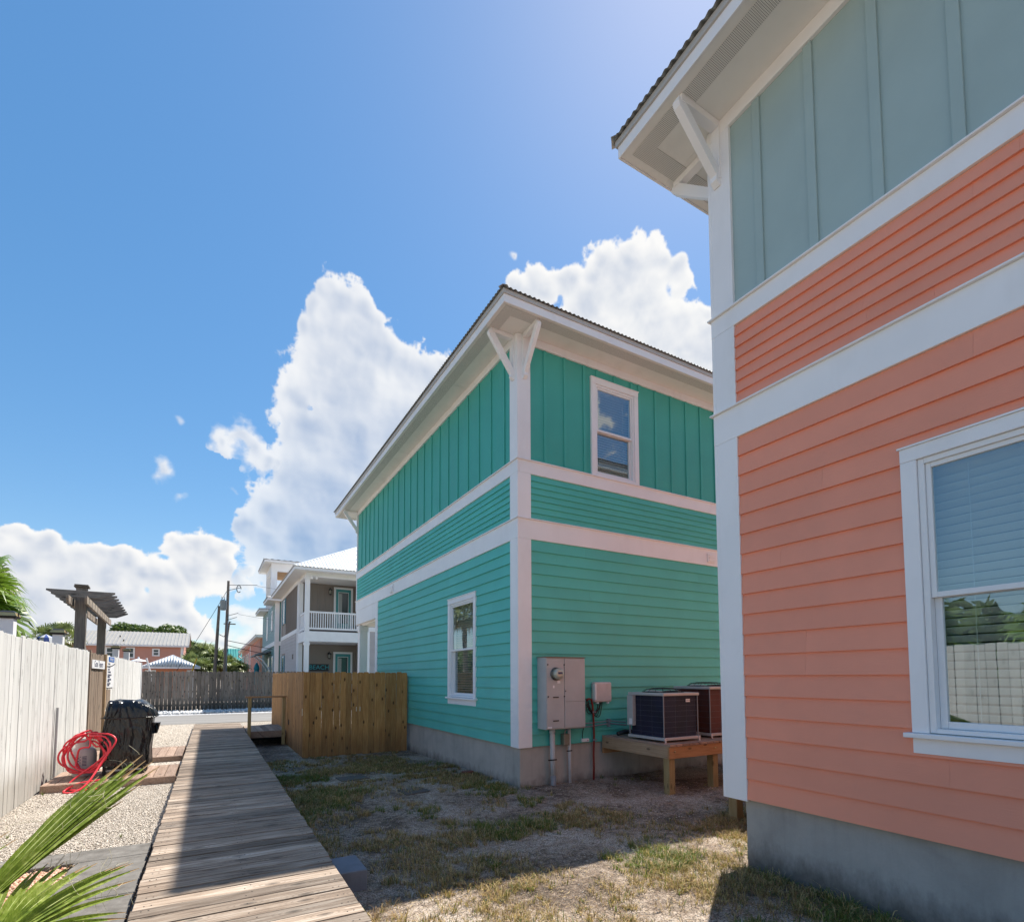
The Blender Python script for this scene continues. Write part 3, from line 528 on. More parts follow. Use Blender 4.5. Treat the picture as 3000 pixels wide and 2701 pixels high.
def window(parent, fr, u0, u1, z0, z1, sill=True, slat=.052, cas=.105, blinds='full', flip=False, slats_parts=True, label=None, head=.0, tilt=.95):
    """u0..u1, z0..z1 = outside of the casing; the sill hangs below z0"""
    mb = MB()
    w = MB(); fb(w, fr, u0, u0 + cas, .0, .046, z0, z1 - cas); fb(w, fr, u1 - cas, u1, .0, .046, z0, z1 - cas)
    fb(w, fr, u0, u1, .0, .048, z1 - cas + .001, z1)
    if not sill: fb(w, fr, u0 + cas + .001, u1 - cas - .001, 0, .046, z0, z0 + cas * .55)
    win = w.build('window', WHITE, parent, bevel=.003, label=label)
    fbox('drip_cap', fr, u0 - .012, u1 + .012, 0, .060, z1 + .001, z1 + .014, WHITE, win)
    if sill:
        fbox('sill', fr, u0 - .045, u1 + .045, 0, .085, z0 - .038, z0 - .002, WHITE, win, bevel=.006)
        fbox('apron', fr, u0, u1, 0, .040, z0 - .150, z0 - .040, WHITE, win, bevel=.003)
    a, b = u0 + cas + .002, u1 - cas - .002; c, d = (z0 + .004 if sill else z0 + cas * .55 + .002), z1 - cas - .001; mid = (c + d) / 2
    v = MB(); e = .040
    fb(v, fr, a, a + e, -.10, .028, c, d); fb(v, fr, b - e, b, -.10, .028, c, d); fb(v, fr, a + e + .0005, b - e - .0005, -.10, .028, d - e, d); fb(v, fr, a + e + .0005, b - e - .0005, -.10, .030, c, c + e * .8)
    v.build('frame', VINYL, win, bevel=.003)
    def sash(n0, n1, zb, zt, s, nm):
        A, B = a + e + .001, b - e - .001; q = MB()
        fb(q, fr, A, A + s, n0, n1, zb, zt); fb(q, fr, B - s, B, n0, n1, zb, zt); fb(q, fr, A + s + .0004, B - s - .0004, n0, n1, zb, zb + s * 1.15); fb(q, fr, A + s + .0004, B - s - .0004, n0, n1, zt - s, zt)
        q.build('sash', VINYL, win, bevel=.003)
        nm_ = (n0 + n1) / 2; fb(MB(), fr, A + s - .003, B - s + .003, nm_ - .003, nm_ + .003, zb + s * 1.15 - .003, zt - s + .003).build('pane', GLASS, win)
    sash(-.030, .010, mid - .028, d - e - .001, .034, 'u'); sash(-.078, -.036, c + e * .8 + .001, mid + .014, .044, 'l')
    # blinds hung inside
    nb0 = -.125; A, B = a + .03, b - .03
    fbox('blind_headrail', fr, A, B, nb0 - .05, nb0 + .02, d - .075, d - .02, BLIND, win)
    zz = d - .10; zend = c + .05; big = MB(); s0 = None
    hw = slat * .50; up = math.sin(tilt) * hw; outw = abs(math.cos(tilt)) * hw
    while zz > zend:
        P = [fr(uu, nb0 + sg * outw + dn, zz - sg * up + dz) for uu in (A, B) for sg in (-1, 1) for (dn, dz) in ((0, .0015), (0, -.0015))]
        m_ = big if not slats_parts else MB()
        m_.add(P, [(0, 1, 3, 2), (4, 6, 7, 5), (0, 4, 5, 1), (2, 3, 7, 6), (0, 2, 6, 4), (1, 5, 7, 3)])
        if slats_parts: m_.build('blind_slat', BLIND, win)
        zz -= slat
    if not slats_parts: big.build('blind_slats', BLIND, win, kind='stuff')
    k = MB()
    for uu in (A + (B - A) * .17, A + (B - A) * .83): fb(k, fr, uu - .002, uu + .002, nb0 + outw + .003, nb0 + outw + .006, zend, d - .03)
    k.build('blind_cord', BLIND, win)
    return win
def bracket(parent, fr, u, ztop, out=.56, drop=.72, th=.085):
    """eave bracket in the plane normal to the wall: wall leg, soffit arm, diagonal brace"""
    root = fb(MB(), fr, u - th / 2, u + th / 2, .0, .062, ztop - drop, ztop - .002).build('eave_bracket', WHITE, parent, bevel=.004)
    fbox('arm', fr, u - th / 2, u + th / 2, .0635, out, ztop - .075, ztop - .003, WHITE, root, bevel=.004)
    poly = [(out - .02, ztop - .04), (out + .05, ztop - .075), (out + .045, ztop - .12), (out + .02, ztop - .13), (.105, ztop - drop - .05), (.10, ztop - drop - .085), (.045, ztop - drop - .085), (.040, ztop - drop + .03), (out - .10, ztop - .077), (out - .06, ztop - .05)]
    poly = [(out - .085, ztop - .078), (out - .055, ztop - .045), (out + .03, ztop - .045), (out + .045, ztop - .09), (out + .02, ztop - .135), (.10, ztop - drop + .02), (.105, ztop - drop - .03), (.05, ztop - drop - .075), (.004, ztop - drop - .05), (.004, ztop - drop + .06)]
    MB().prism(poly, u - th * .42, u + th * .42, lambda tt, p, q: fr(tt, p, q)).build('brace', WHITE, root, bevel=.004)
def hip_roof(parent, x0, x1, y0, y1, z, pitch, mat, period=.09, amp=.011, detail=('W', 'S'), name='roof', cap=None, over=.045):
    """four metal slopes; wavy sheets on the sides in `detail`"""
    W, L = x1 - x0, y1 - y0; h = min(W, L) / 2
    def slope(side, wavy):
        n = 2 if not wavy else max(2, int((L if side in 'WE' else W) / period * 8))
        V = []; Fc = []
        span = L if side in 'WE' else W
        us = sorted(set([i / n * span for i in range(n + 1)] + [h, span - h]))
        for i, u in enumerate(us):
            run = min(u, span - u, h); w = amp * math.sin(2 * math.pi * u / period) if wavy else 0
            for r in (-over, 0, run) if run > 0.001 else (-over, 0, 0.0011):
                zz = z + r * pitch + w + amp
                V.append({'W': (x0 + r, y0 + u, zz), 'E': (x1 - r, y0 + u, zz), 'S': (x0 + u, y0 + r, zz), 'N': (x0 + u, y1 - r, zz)}[side])
        for i in range(len(us) - 1):
            for k in (0, 1): Fc.append((3 * i + k, 3 * i + 3 + k, 3 * i + 4 + k, 3 * i + 1 + k))
        return V, Fc
    for s in 'WESN':
        V, Fc = slope(s, s in detail)
        mb = MB(); mb.add(V, Fc); mb.build(name, mat, parent, smooth=True, fix=True)
    cp = MB(); c = (x0 + x1) / 2, (y0 + y1) / 2
    ends = [((x0 + h, y0 + h), (x0, y0)), ((x1 - h, y0 + h), (x1, y0)), ((x0 + h, y1 - h), (x0, y1)), ((x1 - h, y1 - h), (x1, y1))]
    for (a, b) in ends:
        A = Vector((a[0], a[1], z + h * pitch + 2 * amp + .012)); B = Vector((b[0], b[1], z + 2 * amp + .012)); B = B + (B - A).normalized() * over
        sd = Vector((-(A - B).y, (A - B).x, 0)).normalized() * .075; dn = Vector((0, 0, -.030))
        cp.add([B - sd + dn, B, B + sd + dn, A - sd + dn, A, A + sd + dn], [(0, 1, 4, 3), (1, 2, 5, 4)])
    A = Vector((x0 + h, y0 + h, z + h * pitch + 2 * amp + .012)); B = Vector((x1 - h, y1 - h, A.z))
    if (A - B).length > .2:
        sd = Vector((-(A - B).y, (A - B).x, 0)).normalized() * .1; dn = Vector((0, 0, -.03)); cp.add([B - sd + dn, B, B + sd + dn, A - sd + dn, A, A + sd + dn], [(0, 1, 4, 3), (1, 2, 5, 4)])
    cp.build('hip_cap', cap or mat, parent)
def eaves(parent, X0, X1, Y0, Y1, ow, oe, os_, on_, zs, fasc=.135, drip=.075, vent=True, seg=2.44, vw=.19, voff=.05):
    """soffit, fascia and drip edge round a rectangular house; zs = underside of the soffit"""
    x0, x1, y0, y1 = X0 - ow, X1 + oe, Y0 - os_, Y1 + on_
    def sofstrip(a, b, c, d, horiz):
        # panels a..b in x, c..d in y
        L = (b - a) if horiz else (d - c); n = max(1, round(L / seg)); s = L / n
        for i in range(n):
            if horiz: MB().box(a + i * s + .0015, a + (i + 1) * s - .0015, c, d, zs, zs + .008).build('soffit_panel', SOFFIT, parent)
            else: MB().box(a, b, c + i * s + .0015, c + (i + 1) * s - .0015, zs, zs + .008).build('soffit_panel', SOFFIT, parent)
    th = .02
    sofstrip(x0 + th, X0, y0 + th, y1 - th, False); sofstrip(X1, x1 - th, y0 + th, y1 - th, False)
    sofstrip(X0 + .001, X1 - .001, y0 + th, Y0, True); sofstrip(X0 + .001, X1 - .001, Y1, y1 - th, True)
    if vent:
        q = zs - .003; v0 = voff
        MB().box(x0 + th + v0, x0 + th + v0 + vw, y0 + th + v0, y1 - th - v0, q - .002, q).build('vent_strip', PERF, parent)
        MB().box(x0 + th + v0 + vw + .001, x1 - th - v0, y0 + th + v0, y0 + th + v0 + vw, q - .002, q).build('vent_strip', PERF, parent)
        MB().box(x0 + th + v0 + vw + .001, x1 - th - v0, y1 - th - v0 - vw, y1 - th - v0, q - .002, q).build('vent_strip', PERF, parent)
    zb, zt = zs - .012, zs - .012 + fasc
    MB().box(x0, x0 + th - .001, y0, y1, zb, zt).build('fascia_board', WHITE, parent, bevel=.002)
    MB().box(x1 - th + .001, x1, y0, y1, zb, zt).build('fascia_board', WHITE, parent)
    MB().box(x0 + th, x1 - th, y0, y0 + th - .001, zb, zt).build('fascia_board', WHITE, parent, bevel=.002)
    MB().box(x0 + th, x1 - th, y1 - th + .001, y1, zb, zt).build('fascia_board', WHITE, parent)
    zd = zt + .0015; e = .022
    def dr(a, b, c, d): MB().box(a, b, c, d, zd, zd + drip).build('drip_edge', GREYT, parent, bevel=.002)
    dr(x0 - e, x0 + .02, y0 - e, y1 + e); dr(x1 - .02, x1 + e, y0 - e, y1 + e); dr(x0 + .021, x1 - .021, y0 - e, y0 + .02); dr(x0 + .021, x1 - .021, y1 - .02, y1 + e)
    return x0 - e, x1 + e, y0 - e, y1 + e, zd + drip + .002
GREYT = paint('grey_drip_edge', (.50, .49, .48), .5, .05, bs=.05, dirt=.2)

# ------------------------------------------------------------ teal house
XW, YS, YN, XE = 4.56, 7.75, 19.35, 13.2
W_, S_, Nn, E_ = fW(XW), fS(YS), fN(YN), fE(XE)
th = thing('teal_house', (8, 13, 0), 'bright teal two-storey house with white trim and raised concrete base', 'house')
holesW = [(9.37, 10.77, 1.285, 3.545)]
inW = [(9.47, 10.67, 1.43, 3.44)]
# body shells
wallsheet(th, W_, YS, 16.73, .66, 7.92, TEAL_V, inW)
wallsheet(th, W_, 16.73, YN, 3.752, 7.92, TEAL_V)
wallsheet(th, S_, XW + .10, XE, .66, 7.92, TEAL_V, [(6.26, 7.24, 5.72, 7.46)])
wallsheet(th, E_, YS, YN - .1, .66, 7.92, TEAL_V)
wallsheet(th, Nn, 7.3, XE, .66, 3.75, TEAL_V); wallsheet(th, Nn, XW + .1, XE, 3.752, 7.92, TEAL_V)
# porch room (open to west and north)
MB().box(7.2, 7.3, 16.83, YN - .1, .5, 3.75).build('porch_wall', CORAL_U if False else TEAL_U, th); MB().box(XW + .1, 7.3, 16.73, 16.83, .5, 3.75).build('porch_wall', TEAL_U, th)
MB().box(XW + .1, 7.2, 16.83, YN - .1, 3.70, 3.75).build('porch_ceiling', SOFFIT, th); MB().box(XW, 7.2, 16.83, YN, .45, .64).build('porch_floor', CONC, th)
# interior floor slab and partitions so rooms are rooms
MB().box(XW + .11, XE - .1, YS + .11, 16.7, 4.20, 4.5).build('floor_slab', INSIDE, th); MB().box(XW + .11, XE - .1, YS + .11, 16.7, .5, .66).build('floor_slab', INSIDE, th); MB().box(XW + .11, XE - .1, YS + .11, YN - .11, 7.85, 7.90).build('ceiling_board', INSIDE, th)
MB().box(9.0, 9.1, YS + .11, 16.7, .66, 7.84).build('partition', INSIDE, th)
# foundation
MB().box(XW + .018, XE, YS + .018, 16.72, -.5, .668).build('foundation', CONC, th, bevel=.01)
MB().box(XW + .018, XE, 16.72, YN, -.5, .45).build('foundation', CONC, th)
# corner boards
def corner(par, name, x, y, sx, sy, z0, z1, wd=.235, t=.036):
    """two boards that wrap an outside corner at (x,y); sx, sy = outward signs"""
    xa, xb = (x - t, x + wd) if sx < 0 else (x - wd, x + t)
    ya, yb = (y - t, y - .0005) if sy < 0 else (y + .0005, y + t)
    MB().box(xa, xb, ya, yb, z0, z1).build(name, WHITE, par, bevel=.003)
    ya, yb = (y, y + wd) if sy < 0 else (y - wd, y)
    xa, xb = (x - t, x - .0005) if sx < 0 else (x + .0005, x + t)
    MB().box(xa, xb, ya, yb, z0, z1).build(name, WHITE, par, bevel=.003)
for (z0, z1) in ((.655, 4.249), (4.611, 5.409), (5.651, 7.895)): corner(th, 'corner_board', XW, YS, -1, -1, z0, z1)
def bands(par, z0, z1, dr=True, xa=XW, xb=XE, ya=YS, yb=YN, sN=True, t=.037):
    MB().box(xa - t, xa, ya - t, yb + t, z0, z1).build('band_board', WHITE, par, bevel=.003)
    MB().box(xa + .0005, xb, ya - t, ya, z0, z1).build('band_board', WHITE, par, bevel=.003)
    MB().box(xa + .0005, xb, yb, yb + t, z0, z1).build('band_board', WHITE, par, bevel=.003)
    if dr:
        e = t + .028
        MB().box(xa - e, xa, ya - e, yb + e, z1 + .0008, z1 + .016).build('drip_cap', WHITE, par)
        MB().box(xa + .0005, xb, ya - e, ya, z1 + .0008, z1 + .016).build('drip_cap', WHITE, par); MB().box(xa + .0005, xb, yb, yb + e, z1 + .0008, z1 + .016).build('drip_cap', WHITE, par)
bands(th, 4.25, 4.595); bands(th, 5.41, 5.635)
# west siding
laps(th, W_, YS + .236, 16.46, .668, 4.249, .199, TEAL_U, holesW, 3)
laps(th, W_, YS + .236, YN - .10, 4.613, 5.408, .1136, TEAL_U, (), 4, 3.0)
laps(th, S_, XW + .236, XE, .668, 4.249, .199, TEAL_U, (), 5)
laps(th, S_, XW + .236, XE, 4.613, 5.408, .1136, TEAL_U, (), 6, 3.0)
def battens(par, fr, us, z0, z1, mat, w=.062, holes=()):
    for u in us:
        for (a, b) in [(z0, z1)] if not any(h[0] - .02 < u < h[1] + .02 for h in holes) else [(z0, min(h[2] for h in holes)), (max(h[3] for h in holes) + .015, z1)]:
            if b - a > .05: fbox('batten', fr, u - w / 2, u + w / 2, .0005, .021, a, b, mat, par, bevel=.004)
u = 8.245; us = []
while u < YN - .14: us.append(u); u += .5235
battens(th, W_, us, 5.652, 7.752, TEAL_V)
battens(th, S_, [5.12, 5.56, 6.01, 6.32, 6.76, 7.20] + [7.40 + .447 * k for k in range(13)], 5.652, 7.752, TEAL_V, .062, [(6.15, 7.34, 5.64, 7.56)])
# porch trim
fbox('porch_trim', W_, 16.461, 16.731, .0, .036, .655, 4.249, WHITE, th, bevel=.003)
fbox('porch_beam', W_, 16.732, YN, -.10, .030, 3.75, 4.248, WHITE, th, bevel=.003); fbox('porch_beam', Nn, XW + .1, 7.3, -.10, .03, 3.75, 4.248, WHITE, th)
MB().box(4.60, 4.88, 19.03, 19.31, .64, 3.748).build('porch_column', WHITE, th, bevel=.01); MB().box(4.575, 4.905, 19.005, 19.335, 3.50, 3.70).build('column_capital', WHITE, th, bevel=.01)
# frieze under the soffit
ZS = 7.90
fbox('frieze_board', W_, YS - .001, YN, .0, .040, 7.755, ZS - .001, WHITE, th, bevel=.003); fbox('frieze_board', S_, XW, XE, .0005, .040, 7.755, ZS - .001, WHITE, th, bevel=.003)
fbox('corner_board', W_, YN - .10, YN, .0, .036, 4.611, 5.409, WHITE, th); fbox('corner_board', W_, YN - .10, YN, .0, .036, 5.651, 7.75, WHITE, th)
ex = eaves(th, XW, XE, YS, YN, .61, .61, .61, 1.02, ZS)
hip_roof(th, *ex[:4], ex[4], .30, ROOFM, cap=GREYT)
bracket(th, W_, YS + .10, ZS, .50, .74); bracket(th, S_, XW + .11, ZS, .50, .74); bracket(th, W_, YN - .08, ZS, .50, .74)
window(th, W_, 9.37, 10.77, 1.435, 3.545, True, tilt=-.7, slats_parts=True, label='tall narrow sash window with white sill on the walkway side')
window(th, S_, 6.15, 7.34, 5.64, 7.56, False, tilt=-.12, label='upper sash window with blinds under the eave')
for fr, a, b, c, d in ((W_, 14.83, 15.09, 4.31, 4.55), (S_, 9.27, 9.49, 4.32, 4.51)):
    v = fb(MB(), fr, a, b, .037, .062, c, d).build('wall_vent', WHITE, th, bevel=.004)
    for k in range(3): fbox('vent_louvre', fr, a + .03, b - .03, .0625, .078, c + .03 + k * .055, c + .048 + k * .055, VINYL, v)
# ------------------------------------------------------------ salmon house
YN2, YS2 = 3.60, -9.0
W2, N2 = fW(XW), fN(YN2)
sh = thing('salmon_house', (8, -2, 0), 'salmon pink two-storey house with sage green upper boards, at the right edge', 'house')
wallsheet(sh, W2, YS2, YN2, .66, 7.72, SAGE_V, [(.45, 1.85, 1.46, 3.46)])
wallsheet(sh, N2, XW + .1, XE, .66, 7.72, SAGE_V); wallsheet(sh, E_, YS2, YN2 - .1, .66, 7.72, SAGE_V); wallsheet(sh, fS(YS2), XW + .1, XE, .66, 7.72, SAGE_V)
MB().box(XW + .11, XE - .1, YS2 + .11, YN2 - .11, 4.2, 4.5).build('floor_slab', INSIDE, sh); MB().box(XW + .11, XE - .1, YS2 + .11, YN2 - .11, .5, .66).build('floor_slab', INSIDE, sh); MB().box(9, 9.1, YS2 + .11, YN2 - .11, .66, 4.19).build('partition', INSIDE, sh)
MB().box(XW + .03, XE, YS2, YN2 - .17, -.5, .662).build('foundation', CONC_G, sh, bevel=.012)
for (z0, z1) in ((.648, 4.249), (4.581, 5.409), (5.621, 7.70)): corner(sh, 'corner_board', XW, YN2, -1, 1, z0, z1, .235)
def bands2(z0, z1):
    t = .037; e = .066
    MB().box(XW - t, XW, YS2, YN2 + t, z0, z1).build('band_board', WHITE, sh, bevel=.003); MB().box(XW + .0005, XE, YN2, YN2 + t, z0, z1).build('band_board', WHITE, sh)
    MB().box(XW - e, XW, YS2, YN2 + e, z1 + .0008, z1 + .017).build('drip_cap', WHITE, sh, bevel=.003); MB().box(XW + .0005, XE, YN2, YN2 + e, z1 + .0008, z1 + .017).build('drip_cap', WHITE, sh)
bands2(4.25, 4.565); bands2(5.41, 5.60)
hS = [(.35, 1.95, 1.285, 3.57)]
laps(sh, W2, YS2, YN2 - .236, .668, 4.249, .199, CORAL_U, hS, 11)
laps(sh, W2, YS2, YN2 - .236, 4.583, 5.408, .1178, CORAL_U, (), 12, 3.0)
laps(sh, N2, XW + .236, XE, .668, 4.249, .199, CORAL_U, (), 13); laps(sh, N2, XW + .236, XE, 4.583, 5.408, .1178, CORAL_U, (), 14)
battens(sh, W2, [3.065 - .5225 * k for k in range(22)], 5.622, 7.56, SAGE_V, .080)
battens(sh, N2, [5.1 + .45 * k for k in range(18)], 5.622, 7.56, SAGE_V)
ZS2 = 7.71
fbox('frieze_board', W2, YS2, YN2, .0, .040, 7.562, ZS2 - .001, WHITE, sh, bevel=.003); fbox('frieze_board', N2, XW, XE, .0005, .040, 7.562, ZS2 - .001, WHITE, sh)
ex = eaves(sh, XW, XE, YS2, YN2, .70, .70, .70, .70, ZS2, voff=.09)
hip_roof(sh, *ex[:4], ex[4], .30, ROOFM, detail=('W', 'N'), cap=GREYT)
bracket(sh, W2, YN2 - .09, ZS2, .60, .64, .095); bracket(sh, N2, XW + .11, ZS2, .60, .64, .095)
window(sh, W2, .35, 1.95, 1.435, 3.56, True, slat=.062, tilt=-.80, label='large sash window with half closed white blinds')
# ------------------------------------------------------------ fences
def picket_run(par, fr, u0, u1, z0, z1, w, gap, mat, seed, th=.019, dog=.022, zj=.012, zb=None, name='fence_board'):
    rg = random.Random(seed); u = u0
    while u < u1 - w * .5:
        ww = w + rg.uniform(-.004, .004); a, b = u, min(u + ww, u1); t_ = z1 + rg.uniform(-zj, zj); b0 = z0 + rg.uniform(-.01, .015); n = rg.uniform(-.004, .004); ln = rg.uniform(-.004, .004)
        mb = MB(); P = [(a + 0, b0), (b, b0), (b + ln, t_ - dog), (b + ln - dog, t_), (a + ln + dog, t_), (a + ln, t_ - dog)]
        mb.prism(P, n, n + th, lambda tt, p, q: fr(p, tt, q)); mb.build(name, mat, par, bevel=.002)
        u += ww + gap + rg.uniform(0, .002)
pf = thing('privacy_screen', (3, 14, 0), 'new brown pine board screen enclosing a corner beside the teal house', 'fence')
picket_run(pf, fS(13.42), 1.93, 4.54, -.04, 1.985, .1385, .003, NEWW, 5)
picket_run(pf, fW(1.95), 13.425, 20.7, -.03, 2.0, .1385, .003, NEWW, 6)
for z in (.35, 1.05, 1.7): MB().box(1.955, 4.5, 13.424, 13.46, z, z + .088).build('fence_rail', NEWX, pf); MB().box(1.953, 1.99, 13.47, 20.7, z, z + .088).build('fence_rail', NEWY, pf)
for (x, y) in ((1.995, 13.465), (4.42, 13.465), (1.995, 17), (1.995, 20.6)): MB().box(x, x + .09, y, y + .09, -.1, 1.9).build('fence_post', NEWZ, pf)
for u in (3.17, 3.26): fbox('hinge', fS(13.42), u, u + .018, .02, .027, 1.02, 1.13, simple('bright_zinc_%d' % (u * 100), (.7, .68, .6), .3, .9), pf)
MB().box(1.918, 1.928, 13.44, 13.46, .95, 1.12).build('hinge', simple('bright_zinc', (.75, .72, .6), .3, .9), pf)
MB().box(1.915, 1.929, 15.9, 15.96, .55, .70).build('gate_pull', DARK, pf)

XF = -2.09
wf = thing('white_fence', (XF, 12, .2), 'tall whitewashed board fence along the gravel on the left', 'fence')
picket_run(wf, fE(XF - .019), 1.2, 13.24, .215, 2.385, .136, .006, WHITEW, 8, dog=.012, zj=.016)
picket_run(wf, fE(XF - .019), 15.10, 22.3, .215, 2.385, .136, .006, WHITEW, 9, dog=.012, zj=.016)
MB().box(XF - .10, XF + .012, 22.305, 22.40, .2, 2.40).build('end_post', WHITE, wf, bevel=.004)
for (a, b) in ((1.2, 13.2), (15.1, 22.3)):
    for z in (.6, 1.3, 2.0): MB().box(XF - .075, XF - .028, a, b, z, z + .09).build('fence_rail', WHITE, wf)
CAPM = simple('copper_cap', (.62, .45, .20), .35, .6); CAPB = simple('black_cap_frame', (.02, .018, .016), .4)
for (y, ht) in ((9.05, 2.62), (11.65, 2.60), (17.95, 2.66), (20.1, 2.68), (5.6, 2.62)):
    p = MB().box(XF - .25, XF - .11, y - .07, y + .07, .2, ht).build('fence_post', WHITE, wf, bevel=.004)
    c = XF - .18
    MB().hull8([(c - .09, y - .09, ht + .001), (c + .09, y - .09, ht + .001), (c + .09, y + .09, ht + .001), (c - .09, y + .09, ht + .001), (c - .105, y - .105, ht + .03), (c + .105, y - .105, ht + .03), (c + .105, y + .105, ht + .03), (c - .105, y + .105, ht + .03)]).build('solar_cap_base', CAPB, p)
    MB().hull8([(c - .10, y - .10, ht + .031), (c + .10, y - .10, ht + .031), (c + .10, y + .10, ht + .031), (c - .10, y + .10, ht + .031), (c - .085, y - .085, ht + .075), (c + .085, y - .085, ht + .075), (c + .085, y + .085, ht + .075), (c - .085, y + .085, ht + .075)]).build('solar_cap', CAPM, p)
    for s in (-1, 1): MB().box(c + s * .099 - .006, c + s * .099 + .006, y + s * .0 - .008, y + .008, ht + .03, ht + .078).build('cap_rib', CAPB, p)
    MB().hull8([(c - .088, y - .088, ht + .076), (c + .088, y - .088, ht + .076), (c + .088, y + .088, ht + .076), (c - .088, y + .088, ht + .076), (c - .05, y - .05, ht + .10), (c + .05, y - .05, ht + .10), (c + .05, y + .05, ht + .10), (c - .05, y + .05, ht + .10)]).build('solar_cap_top', CAPB, p)
gt = thing('garden_gate', (XF, 14, .2), 'narrow weathered brown board gate set in the white fence', 'gate')
picket_run(gt, fE(XF - .030), 13.33, 14.93, .26, 2.37, .130, .003, GATEW, 12, dog=.004, zj=.02, name='gate_board')
MB().box(XF - .05, XF + .02, 13.25, 13.32, .2, 2.42).build('gate_post', GATEW, gt, bevel=.004)
MB().box(XF - .03, XF + .035, 14.98, 15.07, .2, 2.40).build('gate_post', wood('light_pine_post', [(.3, (.42, .27, .14)), (.5, (.58, .40, .22)), (.8, (.66, .48, .30))], 2, knots=.2), gt, bevel=.004)
MB().tube([(XF + .035, 15.02, 2.12), (XF + .12, 15.05, 2.13), (XF + .17, 15.12, 2.18)], .012, 6).build('gate_hook', DARK, gt)
def textobj(name, s, size, mat, par, org, ux, uy, align='CENTER', depth=.001):
    c = bpy.data.curves.new(name, 'FONT'); c.body = s; c.size = size; c.align_x = align; c.align_y = 'CENTER'; c.extrude = depth
    o = bpy.data.objects.new(name, c); COL.objects.link(o)
    ux = Vector(ux).normalized(); uy = Vector(uy).normalized(); uz = ux.cross(uy)
    o.matrix_world = Matrix(((ux.x, uy.x, uz.x, org[0]), (ux.y, uy.y, uz.y, org[1]), (ux.z, uy.z, uz.z, org[2]), (0, 0, 0, 1)))
    dg = bpy.context.evaluated_depsgraph_get(); me = bpy.data.meshes.new_from_object(o.evaluated_get(dg)); M = o.matrix_world.copy()
    me.transform(M); bpy.data.objects.remove(o); bpy.data.curves.remove(c); me.materials.clear()
    return link(name, me, mat, par)
SIGNW = simple('sign_white', (.78, .78, .80), .5, 0, .04, 5); INK = simple('sign_ink', (.05, .06, .12), .6); SIGNB = simple('sign_blue', (.02, .12, .42), .5)
g = thing('gate_sign', (XF, 14.1, 2.1), 'small white lettered plaque near the top of the brown gate', 'sign')
MB().box(XF + .006, XF + .020, 13.42, 14.88, 2.06, 2.235).build('sign_board', SIGNW, g)
textobj('lettering', 'Gran Tesoro', .19, INK, g, (XF + .0215, 14.15, 2.150), (0, 1, 0), (0, 0, 1))
g = thing('rules_sign', (XF, 15.7, 2.0), 'tall white notice with blue header on the white fence', 'sign')
MB().box(XF + .006, XF + .018, 15.22, 16.22, 1.64, 2.37).build('sign_board', SIGNW, g); MB().box(XF + .0185, XF + .022, 15.38, 16.20, 2.245, 2.36).build('header', SIGNB, g)
textobj('lettering', 'POOL RULES', .085, SIGNW, g, (XF + .0235, 15.79, 2.30), (0, 1, 0), (0, 0, 1))
for k, (s, z) in enumerate((('- NO GLASS', 2.19), ('- NO DIVING', 2.12), ('- NO PETS', 2.06), ('- NO RUNNING', 2.00), ('CHILDREN MUST BE', 1.93), ('SUPERVISED', 1.885), ('- SHOWER BEFORE', 1.825), ('ENTERING', 1.785), ('SWIM AT YOUR', 1.73), ('OWN RISK', 1.69))):
    textobj('lettering', s, .062, INK, g, (XF + .0195, 15.30, z), (0, 1, 0), (0, 0, 1), 'LEFT')
g = thing('wall_plaque', (XF, 15.5, 1.4), 'narrow grey weathered board fixed under the white notice', 'board')
MB().box(XF + .006, XF + .025, 15.20, 15.75, 1.18, 1.60).build('board', GATEW, g)
g = tag(MB().tube([(XF + .03, 10.68, .33), (XF + .03, 10.72, 1.40)], .018, 8).build('leaning_stick', GREYM), 'thin grey stick leaning upright against the white fence above the hose', 'stick')

# arbor over the gate
ab = thing('garden_arbor', (-2.6, 16.5, 0), 'weathered timber arbor with short rafters rising over the gate', 'arbor')
A0 = Vector((-2.5, 14.7)); A1 = Vector((-2.75, 19.0)); dr = (A1 - A0).normalized(); nr = Vector((dr.y, -dr.x))
def obox(c, along, across, z0, z1, la, lc):
    P = [c + along * sa * la / 2 + across * sc * lc / 2 for sa, sc in ((-1, -1), (1, -1), (1, 1), (-1, 1))]
    return MB().hull8([(p.x, p.y, z0) for p in P] + [(p.x, p.y, z1) for p in P])
for c, top in ((A0, 3.84), (A1, 3.84)):
    p = obox(c, dr, nr, .0, top, .19, .19).build('arbor_post', ARBW, ab, bevel=.006)
    if c is A0:
        obox(c, dr, nr, top + .001, top + .035, .26, .26).build('post_cap', ARBX, p, bevel=.006); obox(c, dr, nr, top + .036, top + .06, .30, .24).build('post_cap', ARBX, p, bevel=.006)
mid = (A0 + A1) / 2
for s in (-1, 1):
    c = mid + nr * s * .15 - dr * .10; L = (A1 - A0).length + 1.3
    poly = [(-L / 2 + .06, 3.42), (L / 2 - .06, 3.42), (L / 2, 3.48), (L / 2, 3.58), (-L / 2, 3.58), (-L / 2, 3.52)]
    MB().prism(poly, -.022, .022, lambda tt, p, q: ((c + dr * p + nr * tt).x, (c + dr * p + nr * tt).y, q)).build('arbor_beam', ARBY, ab, bevel=.003)
for k in range(9):
    c = A0 - dr * .34 + dr * (k * .55) + nr * .03; rr = 0.58
    poly = [(-rr + .26, 3.585), (rr - .26, 3.585), (rr, 3.70), (rr, 3.735), (-rr, 3.735), (-rr, 3.70)]
    MB().prism(poly, -.022, .022, lambda tt, p, q: ((c + nr * p + dr * tt).x, (c + nr * p + dr * tt).y, q)).build('rafter', ARBX, ab, bevel=.004)

